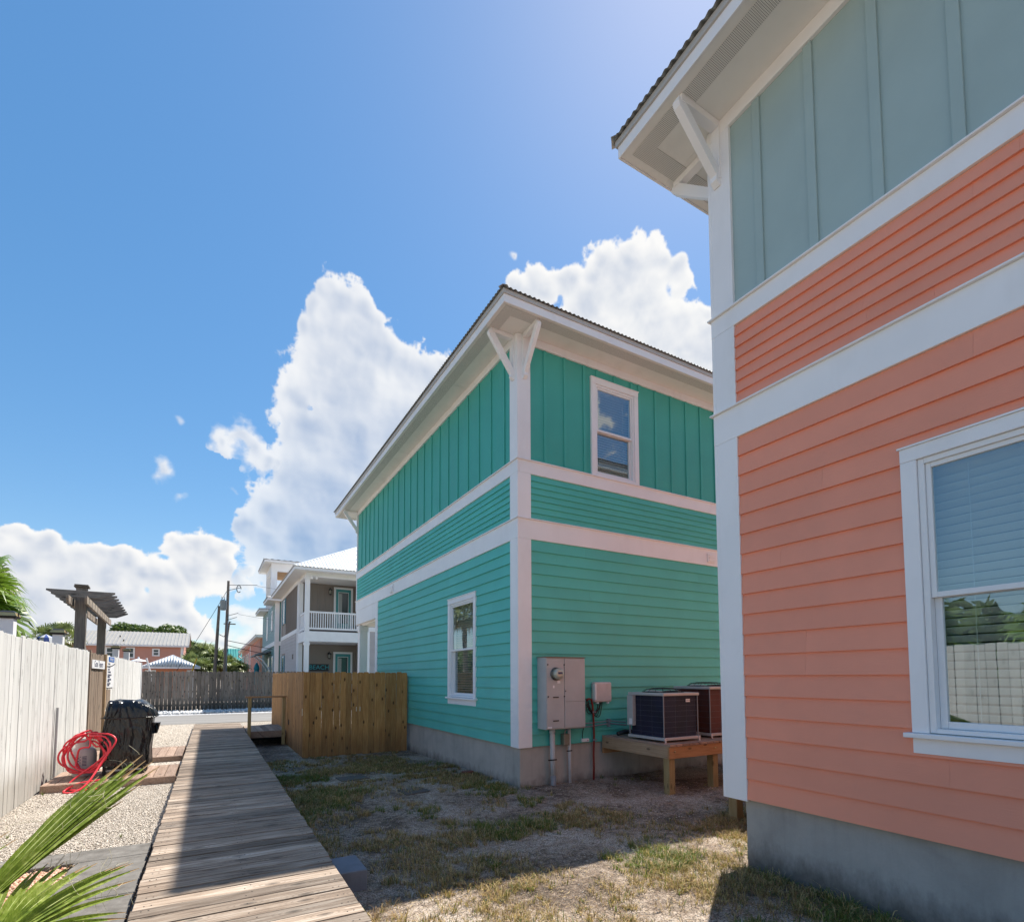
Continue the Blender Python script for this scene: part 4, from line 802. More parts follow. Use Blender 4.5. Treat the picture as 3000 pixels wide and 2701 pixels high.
gf = thing('grey_fence', (0, 30.6, .2), 'weathered dark grey picket fence across the road', 'fence')
picket_run(gf, fS(30.6), -6.2, 4.3, .20, 2.19, .158, .012, GREYW, 14, th=.019, dog=.04, zj=.02)
for z in (.5, 1.15, 1.9): MB().box(-6.2, 4.3, 30.604, 30.64, z, z + .088).build('fence_rail', GREYW, gf)

# ------------------------------------------------------------ services on the teal house wall
c = thing('electric_cabinet', (5.3, 7.6, 1), 'large grey two-door electric meter cabinet on the teal wall', 'cabinet')
MB().box(4.905, 5.72, 7.452, 7.72, .968, 2.183).build('cabinet_body', GREYM, c, bevel=.004)
MB().box(4.915, 5.272, 7.436, 7.4515, .985, 2.165).build('cabinet_door', GREYM, c, bevel=.003); MB().box(5.280, 5.712, 7.430, 7.4515, .985, 2.165).build('cabinet_door', GREYM, c, bevel=.003)
MB().box(4.895, 5.73, 7.425, 7.725, 2.1835, 2.195).build('top_cap', simple('rusty_top', (.20, .13, .09), .7), c)
GLM = simple('meter_glass', (.45, .46, .38), .1, .2)
def ylathe(prof, c_, n=24):
    m = MB(); m.lathe(prof, (0, 0, 0), n); m.v = [(c_[0] + x, c_[1] - z, c_[2] + y) for x, y, z in m.v]; return m
ylathe([(.112, 0), (.112, .02), (.100, .03)], (5.10, 7.436, 1.905)).build('meter_ring', simple('meter_ring_metal', (.12, .12, .11), .4, .6), c)
ylathe([(.095, .03), (.095, .10), (.080, .125), (.03, .13)], (5.10, 7.436, 1.905)).build('electric_meter', GLM, c, smooth=True)
MB().box(5.06, 5.15, 7.3045, 7.3055, 1.90, 1.935).build('meter_plate', INK, c)
for z in (1.50, 1.105): MB().box(5.04, 5.15, 7.425, 7.4355, z, z + .018).build('latch', CAPB, c)
for (x, z) in ((4.925, 2.05), (5.262, 2.05), (4.93, 1.51), (5.262, 1.51), (5.285, 1.60)): MB().box(x, x + .018, 7.424, 7.436, z, z + .022).build('screw', CAPB, c)
for (x, z, w, h) in ((5.13, 1.745, .06, .045), (5.04, 1.665, .03, .045), (4.93, .988, .085, .03)): MB().box(x, x + w, 7.4345, 7.4355, z, z + h).build('sticker', SIGNW, c)
MB().box(5.29, 5.70, 7.4285, 7.4298, 1.43, 1.433).build('door_seam', CAPB, c)
PVC = simple('grey_white_conduit', (.52, .54, .56), .4); PVCG = simple('grey_conduit', (.22, .24, .26), .5)
g = MB().tube([(5.155, 7.64, .967), (5.155, 7.64, .86), (5.16, 7.64, .5), (5.17, 7.64, .15)], .045, 14).build('conduit_pipe', PVC, smooth=True); tag(g, 'thick white conduit pipe dropping from the electric cabinet into the sand', 'pipe')
MB().tube([(5.17, 7.64, .16), (5.175, 7.64, -.2)], .050, 14).build('pipe_collar', PVCG, g, smooth=True); MB().tube([(5.155, 7.64, .93), (5.155, 7.64, .88)], .052, 14).build('pipe_collar', PVC, g, smooth=True); MB().box(5.04, 5.21, 7.585, 7.60, .425, .445).build('pipe_strap', CAPB, g)
g = MB().tube([(5.525, 7.66, .967), (5.53, 7.66, .5), (5.545, 7.66, -.15)], .028, 12).build('conduit_pipe', PVC, smooth=True); tag(g, 'thin white conduit pipe beside the small grey junction box', 'pipe')
MB().box(5.46, 5.57, 7.63, 7.645, .55, .567).build('pipe_strap', CAPB, g)
g = MB().box(5.375, 5.50, 7.60, 7.715, .66, .86).build('junction_box', simple('aged_junction_box', (.25, .25, .20), .5, .4), bevel=.012); tag(g, 'small stained grey junction box between the two conduits', 'junction box')
MB().tube([(5.41, 7.63, .861), (5.42, 7.62, .92), (5.47, 7.62, .966)], .012, 8).build('cable', PVCG, g)
tb = thing('telephone_box', (6.26, 7.65, 1.5), 'pinkish white plastic utility box with black wires below', 'utility box')
MB().box(6.065, 6.465, 7.60, 7.718, 1.392, 1.757).build('box_body', paint('aged_white_plastic', (.66, .58, .56), .5, .08, dirt=.4), tb, bevel=.03)
MB().box(6.062, 6.10, 7.59, 7.66, 1.44, 1.72).build('box_hinge', VINYL, tb, bevel=.006)
for x in (6.13, 6.37): MB().box(x, x + .035, 7.61, 7.66, 1.365, 1.391).build('box_foot', VINYL, tb)
BLK = simple('black_cable', (.012, .012, .014), .45)
for k in range(6):
    x = 6.17 + .03 * k; r = .06 + .012 * k; pts = []
    for j in range(13):
        s = j / 12; pts.append((x + (5.93 - x) * s ** 1.3 + .03 * math.sin(k + 5 * s), 7.655 + .004 * k, 1.392 - math.sin(s * math.pi) * (.16 + .02 * k) - .03 * s + (.02 * k if s == 1 else 0)))
    MB().tube(pts, .0065, 6).build('wire', BLK, tb, smooth=True)
MB().tube([(6.0 + .075 * math.cos(a) , 7.67, 1.28 + .095 * math.sin(a)) for a in [i * 2 * math.pi / 20 for i in range(21)]], .006, 6).build('wire', BLK, tb, smooth=True)
g = MB().tube([(5.93, 7.68, 1.43), (5.975, 7.66, 1.455), (6.03, 7.66, 1.44), (6.055, 7.66, 1.34), (6.075, 7.665, 1.15), (6.09, 7.67, .8), (6.075, 7.67, .45), (6.08, 7.67, .2), (6.06, 7.67, -.15)], .019, 10).build('red_conduit', simple('dark_red_conduit', (.20, .018, .012), .45), smooth=True); tag(g, 'dark red bendy conduit running down the wall beside the platform', 'conduit')
for z in (1.2, .70): MB().box(6.045, 6.12, 7.635, 7.65, z, z + .03).build('pipe_strap', PVCG, g)
g = MB().box(5.82, 5.975, 7.66, 7.718, .685, .745).build('outlet_box', SIGNW, bevel=.008); tag(g, 'tiny white outlet box low on the teal wall', 'outlet')
MB().box(5.93, 5.945, 7.655, 7.66, .705, .72).build('indicator', simple('red_dot', (.5, .02, .02)), g)
MB().tube([(5.85, 7.70, .746), (5.86, 7.70, .87), (5.87, 7.69, .93)], .006, 6).build('wire', BLK, g)
g = MB().tube([(5.55, 7.68, .955), (5.8, 7.67, .945), (6.1, 7.67, .965), (6.45, 7.67, .99), (6.8, 7.6, .95)], .014, 8).build('grey_conduit', PVCG, smooth=True); tag(g, 'pair of thin grey conduits running along the wall to the air conditioner', 'conduit')
MB().tube([(5.72, 7.68, 1.02), (6.0, 7.67, 1.015), (6.45, 7.67, 1.04), (6.8, 7.6, 1.0)], .012, 8).build('conduit_run', PVCG, g, smooth=True); MB().box(6.42, 6.45, 7.64, 7.715, .93, 1.08).build('clamp', PVCG, g)
g = MB().tube([(6.45, 7.45, .82), (6.6, 7.42, .85), (6.9, 7.35, .84), (7.2, 7.25, .86)], [.035, .045, .04, .035], 10).build('insulated_line', DARK, smooth=True); tag(g, 'black insulated refrigerant line lying behind the nearer air conditioner', 'pipe')
# platforms
def platform(name, x0, x1, y0, y1, zt, label, posts, plank_y=True, side=1):
    p = thing(name, (x0, y0, 0), label, 'platform'); x = x0; rg = random.Random(4)
    while x < x1 - .05: MB().box(x, x + .136, y0 - .02, y1, zt - .036, zt).build('plank', PADW if side else NEWY, p, bevel=.003); x += .143
    MB().box(x0, x1, y0, y0 + .038, zt - .225, zt - .037).build('rim_beam', NEWX, p, bevel=.003)
    MB().box(x0 - .0, x0 + .038, y0 + .0385, y1, zt - .225, zt - .037).build('rim_beam', NEWY, p, bevel=.003)
    MB().box(x0 + .05, x1, y1 - .04, y1, zt - .225, zt - .037).build('rim_beam', NEWX, p)
    for (a, b, c_, d) in posts: MB().box(a, b, c_, d, -.25, zt - .227).build('post', NEWZ, p, bevel=.005)
    return p
pl = platform('equipment_platform', 6.30, 9.5, 6.06, 7.70, .78, 'raised pine platform carrying the two air conditioners', [(6.335, 6.46, 6.10, 6.225), (7.35, 7.475, 6.10, 6.225), (9.2, 9.32, 6.10, 6.225)])
for x in (6.42, 7.36): ylathe([(.016, 0), (.016, .01), (.009, .018)], (x, 6.06, .665), 8).build('bolt', CAPM, pl)
MB().box(6.10 + .2, 6.75, 7.66, 7.70, .46, .55).build('ledger_block', NEWX, pl)
pl2 = platform('equipment_platform', 5.96, 9.2, 3.52, 4.76, .85, 'second pine platform half hidden behind the salmon house corner', [(5.975, 6.10, 4.60, 4.725), (6.02, 6.13, 3.60, 3.72)], side=0)
# air conditioners
GUARD = simple('guard_wire_grey', (.12, .13, .16), .5)
def coilmat(name, c):
    m, t, b = nmat(name); n = noise(t, coords(t, (1, 1, 1)), 3, 6); sp = N(t, 'ShaderNodeSeparateXYZ'); t.links.new(coords(t), sp.inputs[0])
    w = mth(t, 'SINE', mth(t, 'MULTIPLY', mth(t, 'ADD', sp.outputs[0], sp.outputs[1]), 2 * math.pi / .012))
    t.links.new(ramp(t, n, [(.3, tuple(x * .5 for x in c)), (.7, tuple(x * 1.4 for x in c))]), b.inputs['Base Color']); b.inputs['Roughness'].default_value = .65; bump(t, b, w, .5, .004); return m
def air_con(x, y, zb, h, s, coil, label, panel):
    a = thing('air_conditioner', (x, y, zb), label, 'air conditioner', 'air conditioners on the pine platform')
    MB().box(x - .03, x + s + .03, y - .03, y + s + .03, zb, zb + .045).build('base_pan', GREYM, a, bevel=.006)
    MB().box(x + .02, x + s - .02, y + .02, y + s - .02, zb + .046, zb + h - .05).build('coil', coil, a)
    MB().box(x - .025, x + s + .025, y - .025, y + s + .025, zb + h - .049, zb + h).build('top_rim', GREYM, a, bevel=.012)
    for (px, py) in ((x, y), (x + s, y), (x, y + s), (x + s, y + s)): MB().box(px - .007, px + .007, py - .007, py + .007, zb + .046, zb + h - .05).build('corner_strip', PVCG, a)
    for k in range(7):
        zz = zb + .12 + k * (h - .2) / 6.5
        for P in ([(x - .004, y + s, zz), (x - .004, y - .004, zz), (x + s + .004, y - .004, zz), (x + s + .004, y + s, zz)],): MB().tube(P, 0.0013, 4).build('guard_wire', GUARD, a)
    for f in (.33, .66): MB().tube([(x + s * f, y - .004, zb + .05), (x + s * f, y - .004, zb + h - .05)], 0.0013, 4).build('guard_wire', GUARD, a); MB().tube([(x - .004, y + s * f, zb + .05), (x - .004, y + s * f, zb + h - .05)], 0.0013, 4).build('guard_wire', GUARD, a)
    # domed fan guard
    cx, cy = x + s / 2, y + s / 2; gm = MB(); rt = s * .44
    for r, z in ((rt, .005), (rt * .82, .055), (rt * .55, .068), (rt * .25, .072)): gm.tube([(cx + r * math.cos(i * math.pi / 12), cy + r * math.sin(i * math.pi / 12), zb + h + z) for i in range(25)], .004, 5)
    for i in range(16):
        q = i * math.pi / 8; gm.tube([(cx + r * math.cos(q), cy + r * math.sin(q), zb + h + z) for r, z in ((rt, .005), (rt * .82, .055), (rt * .25, .072))], .0035, 5)
    gm.build('fan_guard', DARK, a)
    MB().lathe([(rt * .9, 0), (rt * .9, .004)], (cx, cy, zb + h), 24).build('fan_opening', DARK, a)
    for i in range(4):
        q = i * math.pi / 2 + .4; c1, s1 = math.cos(q), math.sin(q)
        MB().hull8([(cx + c1 * .05 - s1 * .03, cy + s1 * .05 + c1 * .03, zb + h + .01), (cx + c1 * .05 + s1 * .03, cy + s1 * .05 - c1 * .03, zb + h + .02), (cx + c1 * rt * .85 + s1 * .09, cy + s1 * rt * .85 - c1 * .09, zb + h + .035), (cx + c1 * rt * .85 - s1 * .06, cy + s1 * rt * .85 + c1 * .06, zb + h + .01)] + [(cx + c1 * .05 - s1 * .03, cy + s1 * .05 + c1 * .03, zb + h + .013), (cx + c1 * .05 + s1 * .03, cy + s1 * .05 - c1 * .03, zb + h + .023), (cx + c1 * rt * .85 + s1 * .09, cy + s1 * rt * .85 - c1 * .09, zb + h + .038), (cx + c1 * rt * .85 - s1 * .06, cy + s1 * rt * .85 + c1 * .06, zb + h + .013)]).build('fan_blade', GREYM, a)
    if panel:
        MB().box(x - .05, x + .12, y + s - .12, y + s + .02, zb + .2, zb + h - .052).build('service_panel', GREYM, a, bevel=.004)
        MB().box(x - .0515, x - .0505, y + s - .10, y + s - .03, zb + .22, zb + .32).build('sticker', SIGNW, a)
        p = MB().box(x + s * .64, x + s * .76, y - .012, y - .006, zb + h - .155, zb + h - .105).build('name_plate', SIGNW, a)
        textobj('lettering', 'TEMPSTAR', .02, INK, p, (x + s * .70, y - .0125, zb + h - .13), (1, 0, 0), (0, 0, 1))
        MB().tube([(x - .02, y + s - .02, zb + .2), (x - .01, y + s, zb + .1), (x + .03, y + s + .03, zb + .03)], .014, 8).build('whip_conduit', PVCG, a)
    for (px, py) in ((x, y), (x + s, y)): MB().box(px - .02, px + .015, py - .038, py - .031, zb - .035, zb + .05).build('hold_down', PVC, a)
    return a
air_con(6.40, 6.26, .815, .77, .79, coilmat('navy_coil', (.004, .006, .030)), 'nearer dark blue-black air conditioner with its name plate, on the pine platform', True)
air_con(7.62, 6.36, .815, .86, .79, coilmat('rusty_coil', (.085, .014, .007)), 'farther taller air conditioner with rusty dark coil, partly behind the salmon house', False)
# block, bricks, sunken pavers
g = tag(MB().box(.905, 1.235, 4.72, 5.16, -.02, .185).build('concrete_block', BLOCKC, bevel=.008), 'blue-grey concrete block against the right edge of the boardwalk', 'block')
RB = simple('red_brick', (.22, .075, .05), .9, 0, .3, 20, .4)
g = tag(MB().box(4.24, 4.45, 9.30, 9.40, -.02, .055).build('brick', RB, bevel=.004), 'loose red brick lying at the foot of the teal house base', 'brick')
for (x, y, s, lab) in ((2.75, 8.2, .42, 'half buried grey square paver in the grass, nearer the teal house'), (2.1, 9.8, .5, 'half buried grey square paver in the grass, nearer the screen')):
    o = MB().hull8([(x, y, -.05), (x + s, y + .05, -.05), (x + s - .05, y + s, -.05), (x - .03, y + s - .03, -.05)] + [(x, y, ghs(x, y) + .014), (x + s, y + .05, ghs(x + s, y) + .016), (x + s - .05, y + s, ghs(x, y + s) + .014), (x - .03, y + s - .03, ghs(x, y + s) + .016)]).build('stepping_stone', SLAB); tag(o, lab, 'paver')

# ------------------------------------------------------------ grill, tank, hose
def vinyl():
    m, t, b = nmat('black_vinyl_cover'); n = noise(t, coords(t, (1.8, 1.8, .8)), 2.0, 1.5, .4, 1.4); n2 = noise(t, coords(t, (5, 5, 2)), 1.8, 2, .4, .8)
    r = mth(t, 'ABSOLUTE', mth(t, 'SUBTRACT', n, .5)); r2 = mth(t, 'ABSOLUTE', mth(t, 'SUBTRACT', n2, .5)); h = mth(t, 'ADD', mth(t, 'MULTIPLY', r, 1.6), mth(t, 'MULTIPLY', r2, .5))
    b.inputs['Base Color'].default_value = (.006, .006, .008, 1); b.inputs['Roughness'].default_value = .24; b.inputs['Specular IOR Level'].default_value = .55; bump(t, b, h, .8, .08); return m
VIN = vinyl()
gr = thing('covered_grill', (-1.12, 10.62, .34), 'gas grill under a glossy black vinyl cover on the plank pad', 'grill cover')
rg = np.random.default_rng(5); nt_, nz_ = 160, 70; V = []
for j in range(nz_ + 1):
    s = j / nz_
    if s < .72: z = .46 + (1.22 - .46) * s / .72; x0, x1, y0, y1 = -1.475 + .08 * s, -.835 + .05 * s, 10.31 + .02 * s, 10.95 - .02 * s
    elif s < .76: z = 1.22 + .02 * (s - .72) / .04; x0, x1, y0, y1 = -1.44, -.755, 10.31, 10.95
    else:
        q = (s - .76) / .24; z = 1.24 + .26 * math.sin(min(1, q * 1.02) * math.pi / 2) ; x0 = -1.43 + .07 * q; x1 = -.755 - .30 * q ** 1.4; y0 = 10.31 + .14 * q ** 2; y1 = 10.95 - .14 * q ** 2
    cx, cy, hx, hy = (x0 + x1) / 2, (y0 + y1) / 2, (x1 - x0) / 2, (y1 - y0) / 2; e = .13 if s < .76 else .20
    for i in range(nt_):
        a = 2 * math.pi * i / nt_; c_, s_ = math.cos(a), math.sin(a)
        X = cx + hx * math.copysign(abs(c_) ** e, c_); Y = cy + hy * math.copysign(abs(s_) ** e, s_)
        fold = .5 * math.sin(a * 9 + 3 * s + 1.2 * math.sin(3 * a)) + .35 * math.sin(a * 17 - 8 * s) + .5 * math.sin(6 * (c_ * 1.2 + s * 2.6) + s_ * 2)
        am = .011 * (1.15 - s if s < .72 else .45) + .004
        hang = -.03 * math.sin(a * 5 + 1) * (1 - s) ** 3
        ins = Vector((X - cx, Y - cy, 0)).normalized() * fold * am
        V.append((X + ins.x, Y + ins.y, z + hang + (.012 * math.sin(7 * X * 3 + 9 * Y) if s > .8 else 0)))
Fq = [(j * nt_ + i, j * nt_ + (i + 1) % nt_, (j + 1) * nt_ + (i + 1) % nt_, (j + 1) * nt_ + i) for j in range(nz_) for i in range(nt_)]
mb = MB(); mb.add(V, Fq + [tuple(range(nz_ * nt_, (nz_ + 1) * nt_))]); mb.build('cover', VIN, gr, smooth=True)
MB().tube([(-1.46, 10.30, 1.232), (-1.1, 10.295, 1.228), (-.75, 10.30, 1.232), (-.735, 10.62, 1.235), (-.76, 10.96, 1.232)], .007, 6).build('cover_seam', VIN, gr, smooth=True)
for (x, y) in ((-1.40, 10.38), (-.90, 10.38), (-1.40, 10.88), (-.90, 10.88)): MB().box(x - .02, x + .02, y - .02, y + .02, .343, .55).build('leg', DARK, gr)
MB().box(-1.42, -.88, 10.37, 10.89, .40, .425).build('shelf', GREYM, gr)
MB().hull8([(-.80, 10.5, .95), (-.74, 10.5, .95), (-.74, 10.7, .95), (-.80, 10.7, .95), (-.80, 10.52, 1.12), (-.70, 10.52, 1.12), (-.70, 10.68, 1.12), (-.80, 10.68, 1.12)]).build('side_pouch', VIN, gr)
gr2 = thing('propane_tank', (-1.70, 10.6, .34), 'white propane gas cylinder behind the coiled red hose', 'gas cylinder')
TANKM = paint('tank_white_enamel', (.60, .60, .58), .35, .06, dirt=.35)
MB().lathe([(.10, .0), (.13, .0), (.135, .035), (.10, .05)], (-1.70, 10.6, .343), 28).build('foot_ring', TANKM, gr2)
MB().lathe([(.04, .03), (.11, .05), (.160, .10), (.172, .16), (.172, .33), (.158, .39), (.11, .435), (.04, .455)], (-1.70, 10.6, .343), 36).build('tank_body', TANKM, gr2, smooth=True)
mb = MB()
for i in range(20):
    a0, a1 = [R_(-60 + 300 * k / 20 + 100) for k in (i, i + 1)]
    mb.hull8([(-1.70 + r * math.cos(a), 10.6 + r * math.sin(a), z) for z in (.775, .90) for (r, a) in ((.098, a0), (.104, a0), (.104, a1), (.098, a1))])
mb.build('collar', TANKM, gr2); MB().lathe([(.018, 0), (.018, .05), (.035, .052), (.035, .075), (.01, .078)], (-1.70, 10.6, .80), 12).build('valve', CAPB, gr2)
mb = MB()
for k in range(7): mb.add([(-1.70 + .1735 * math.cos(R_(a)), 10.6 + .1735 * math.sin(R_(a)), z) for z in (.64 - k * .022, .652 - k * .022) for a in ((-112, -96) if k % 2 else (-112, -90))], [(0, 1, 3, 2)]); mb.add([(-1.70 + .1735 * math.cos(R_(a)), 10.6 + .1735 * math.sin(R_(a)), z) for z in (.64 - k * .022, .652 - k * .022) for a in (-84, -66)], [(0, 1, 3, 2)])
mb.build('printed_label', INK, gr2)
RED = simple('red_rubber_hose', (.80, .045, .065), .35, 0, .12, 12)
rg = random.Random(12); pts = []
loops = [(.00, .0, .255, .265), (.04, .02, .225, .275), (-.02, -.03, .27, .235), (.03, .05, .205, .29), (-.03, .0, .25, .285), (.06, -.07, .18, .19), (-.01, .02, .265, .28)]
for k, (dx, dz, rx, rz) in enumerate(loops):
    for i in range(24):
        a = R_(90) + 2 * math.pi * i / 24; f = k + i / 24
        pts.append((-1.63 + dx + rx * math.cos(a) + .02 * math.sin(3 * a + k), 10.36 - .035 * (k % 3) - .04 * math.sin(a * 2 + k) + .10 * (math.sin(a) * .5), .70 + dz + rz * math.sin(a) + .012 * math.sin(4 * a + 2 * k)))
pts += [(-1.55, 10.22, .98), (-1.38, 10.2, .96), (-1.30, 10.14, .80), (-1.42, 10.10, .62), (-1.62, 10.02, .45), (-1.74, 9.93, .33), (-1.72, 9.82, .262), (-1.58, 9.76, .25), (-1.36, 9.74, .25), (-1.15, 9.78, .25)]
def smooth_path(P, sub=3):
    out = []; n = len(P)
    for i in range(n - 1):
        p0, p1, p2, p3 = [Vector(P[min(max(i + k, 0), n - 1)]) for k in (-1, 0, 1, 2)]
        for j in range(sub):
            s = j / sub; out.append(.5 * ((2 * p1) + (p2 - p0) * s + (2 * p0 - 5 * p1 + 4 * p2 - p3) * s * s + (3 * p1 - p0 - 3 * p2 + p3) * s ** 3))
    return out + [Vector(P[-1])]
hs_ = MB().tube(smooth_path(pts, 3), .0135, 8).build('hose', RED, smooth=True, fix=False); tag(hs_, 'coiled bright red rubber hose hanging round the gas cylinder', 'hose')
pts = [(-1.95, 10.0, .25)]; pts = [(-1.30, 9.90, .36), (-1.48, 9.86, .35), (-1.64, 9.84, .33), (-1.76, 9.78, .26), (-1.74, 9.68, .245), (-1.64, 9.65, .245), (-1.54, 9.72, .30), (-1.46, 9.85, .42), (-1.38, 10.02, .60), (-1.27, 10.1, .80), (-1.24, 10.15, .92), (-1.35, 10.2, 1.0), (-1.6, 10.3, 1.01)]
MB().tube(smooth_path(pts, 4), .0135, 8).build('hose_loop', RED, hs_, smooth=True, fix=False)
# ------------------------------------------------------------ taupe house across the road
TAU_V = paint('taupe_board_paint', (.26, .215, .185), .6, .05, dirt=.05); LIL = paint('lilac_grey_siding_paint', (.47, .43, .43), .6, .05, dirt=.08, vary=.04)
AQUA = paint('aqua_door_paint', (.06, .30, .31), .5, .05, dirt=0)
tp = thing('taupe_house', (9, 37, .2), 'taupe and lilac grey two-storey house with white porch columns and white hip roof', 'house')
TY0, TY1, TP = 31.6, 43.0, 34.3; TX1 = 14.5; TR = 8.02
Wt = fW(4.56)
wallsheet(tp, Wt, TP, TY1, .2, 7.9, TAU_V, []); wallsheet(tp, fS(TP), 4.66, TR, .2, 7.9, TAU_V)
wallsheet(tp, fS(TY0), TR, TX1, .2, 7.9, TAU_V); wallsheet(tp, fW(TR), TY0 + .1, TP, .2, 7.9, TAU_V); wallsheet(tp, fE(TX1), TY0 + .1, TY1, .2, 7.9, TAU_V); wallsheet(tp, fN(TY1), 4.66, TX1 - .1, .2, 7.9, TAU_V)
laps(tp, Wt, TP + .2, TY1 - .1, .25, 4.6, .205, LIL, [(40.3, 42.2, 1.3, 3.6)], 31)
laps(tp, fS(TY0), TR + .2, 11.5, .25, 4.6, .205, LIL, (), 32)
fbox('corner_board', Wt, TP, TP + .2, .001, .04, .2, 7.6, WHITE, tp); fbox('corner_board', Wt, TY1 - .1, TY1, .001, .04, .2, 7.6, WHITE, tp); fbox('corner_board', fS(TY0), TR, TR + .2, .001, .04, .2, 4.6, WHITE, tp)
fbox('band_board', Wt, TP + .2, TY1 - .1, .001, .045, 4.601, 4.86, WHITE, tp); fbox('frieze_board', Wt, TP, TY1, .001, .045, 7.61, 7.86, WHITE, tp)
fbox('band_board', fS(TY0), TR, TX1, .0, .045, 4.601, 4.86, WHITE, tp)
k = TP + .5
while k < TY1 - .3:
    if not 40.2 < k < 42.3: fbox('batten', Wt, k - .03, k + .03, .0005, .022, 4.861, 7.609, TAU_V, tp)
    k += .30
k = 4.9
while k < TR: fbox('batten', fS(TP), k - .03, k + .03, .0005, .022, 4.5, 7.609, TAU_V, tp); k += .40
# porch deck, beam, columns, railing
MB().box(4.56, TR - .001, TY0, TP - .001, 3.92, 4.50).build('porch_deck_band', WHITE, tp, bevel=.01)
MB().box(4.62, TR - .001, TY0 + .05, TP - .001, .15, .35).build('porch_floor', CONC, tp)
MB().box(4.56, TR - .001, TY0, TP - .001, 7.70, 7.86).build('porch_ceiling', SOFFIT, tp); MB().box(4.56, TR, TY0, TY0 + .2, 7.62, 7.70).build('porch_beam', WHITE, tp); MB().box(4.56, 4.74, TY0 + .201, TP, 7.62, 7.70).build('porch_beam', WHITE, tp)
for (x, y) in ((4.56, TY0), (4.56, TP - .20)):
    for (a, b) in ((.2, 3.919), (4.501, 7.619)): MB().box(x, x + .25, y, y + .25 if y == TY0 else y + .199, a, b).build('porch_column', WHITE, tp, bevel=.01)
MB().box(4.53, 4.84, TY0 - .03, TY0 + .28, 3.70, 3.85).build('column_capital', WHITE, tp); MB().box(4.53, 4.84, TY0 - .03, TY0 + .28, 7.48, 7.60).build('column_capital', WHITE, tp)
for z in (4.62, 5.56): MB().box(4.811, TR, TY0 + .07, TY0 + .15, z, z + .10).build('porch_railing', WHITE, tp); MB().box(4.63, 4.71, TY0 + .251, TP - .201, z, z + .10).build('porch_railing', WHITE, tp)
x = 4.90
while x < TR - .03: MB().box(x, x + .045, TY0 + .09, TY0 + .135, 4.721, 5.559).build('baluster', WHITE, tp); x += .128
y = TY0 + .34
while y < TP - .25: MB().box(4.65, 4.69, y, y + .045, 4.721, 5.559).build('baluster', WHITE, tp); y += .128
def fdoor(x0, z0, h, label):
    f = fS(TP - .023)
    d = fbox('door', f, x0 + .12, x0 + 1.05, .0, .03, z0, z0 + h - .12, AQUA, tp, label=label)
    q = MB(); fb(q, f, x0, x0 + .119, 0, .045, z0, z0 + h); fb(q, f, x0 + 1.051, x0 + 1.17, 0, .045, z0, z0 + h); fb(q, f, x0 + .1195, x0 + 1.0505, 0, .045, z0 + h - .119, z0 + h); q.build('door_frame', WHITE, d)
    q = MB(); fb(q, f, x0 + .27, x0 + .30, .031, .045, z0 + .3, z0 + h - .30); fb(q, f, x0 + .87, x0 + .90, .031, .045, z0 + .3, z0 + h - .30); fb(q, f, x0 + .301, x0 + .869, .031, .045, z0 + h - .33, z0 + h - .30); q.build('glazing_bead', VINYL, d)
    fbox('pane', f, x0 + .301, x0 + .869, .031, .036, z0 + .3, z0 + h - .331, simple('dark_door_glass', (.06, .075, .075), .08), d)
    fbox('curtain', f, x0 + .31, x0 + .50, .0365, .038, z0 + .31, z0 + h - .4, simple('pale_curtain', (.40, .42, .40), .7), d)
fdoor(6.64, 4.98, 2.58, 'aqua glazed upper door on the balcony'); fdoor(6.66, .90, 2.57, 'aqua glazed lower door on the porch')
SHUT = paint('blue_shutter_paint', (.09, .26, .33), .5)
for (z0, z1) in ((5.65, 7.45), (1.35, 3.4)):
    w = fbox('window', Wt, 40.75, 41.55, .0225, .06, z0 + .1, z1, WHITE, tp); fbox('pane', Wt, 40.85, 41.45, .061, .066, z0 + .2, z1 - .1, simple('dark_far_glass%d' % z0, (.05, .07, .09), .08), w)
    for a in (40.3, 41.60):
        s = fbox('shutter', Wt, a, a + .42, .0225, .07, z0 + .05, z1 + .05, SHUT, tp)
        for k in range(9): fbox('shutter_slat', Wt, a + .05, a + .37, .071, .085, z0 + .15 + k * (z1 - z0 - .2) / 9, z0 + .23 + k * (z1 - z0 - .2) / 9, SHUT, s)
ex = eaves(tp, 4.56, TX1, TY0, TY1, .68, .68, .68, .68, 7.862, fasc=.16, drip=.04, vent=False, seg=40)
hip_roof(tp, *ex[:4], ex[4], .56, ROOFW, period=.2, amp=.012, name='roof')
for z in (7.20, 3.20):
    L = thing('wall_lantern', (6.4, TP - .15, z), 'black wall lantern beside the %s aqua door' % ('upper' if z > 4 else 'lower'), 'lantern', 'black lanterns beside the aqua doors')
    f = fS(TP); x = 6.39
    fbox('back_plate', f, x - .06, x + .06, .024, .05, z - .1, z + .22, DARK, L)
    MB().tube([(x, TP - .05, z + .12), (x, TP - .14, z + .30), (x, TP - .22, z + .26), (x, TP - .22, z + .2)], .014, 6).build('arm', DARK, L)
    MB().lathe([(.02, .20), (.115, .13), (.12, .11), (.09, .10)], (x, TP - .22, z), 10).build('lantern_cap', DARK, L); MB().lathe([(.075, -.12), (.085, .10)], (x, TP - .22, z), 8).build('lantern_glass', simple('lantern_glass%d' % z, (.25, .24, .20), .1), L); MB().lathe([(.03, -.19), (.09, -.14), (.085, -.12)], (x, TP - .22, z), 10).build('lantern_base', DARK, L)
sg = thing('beach_sign', (5.5, TP - .05, 1.8), 'dark wooden sign with aqua letters leaning on the lower porch wall', 'sign')
MB().box(5.26, 6.38, TP - .09, TP - .06, 2.28, 2.70).build('sign_board', simple('charred_board', (.025, .028, .03), .7), sg)
textobj('lettering', 'BEACH', .38, simple('aqua_letters', (.03, .32, .36), .5), sg, (5.82, TP - .092, 2.49), (1, 0, 0), (0, 0, 1))
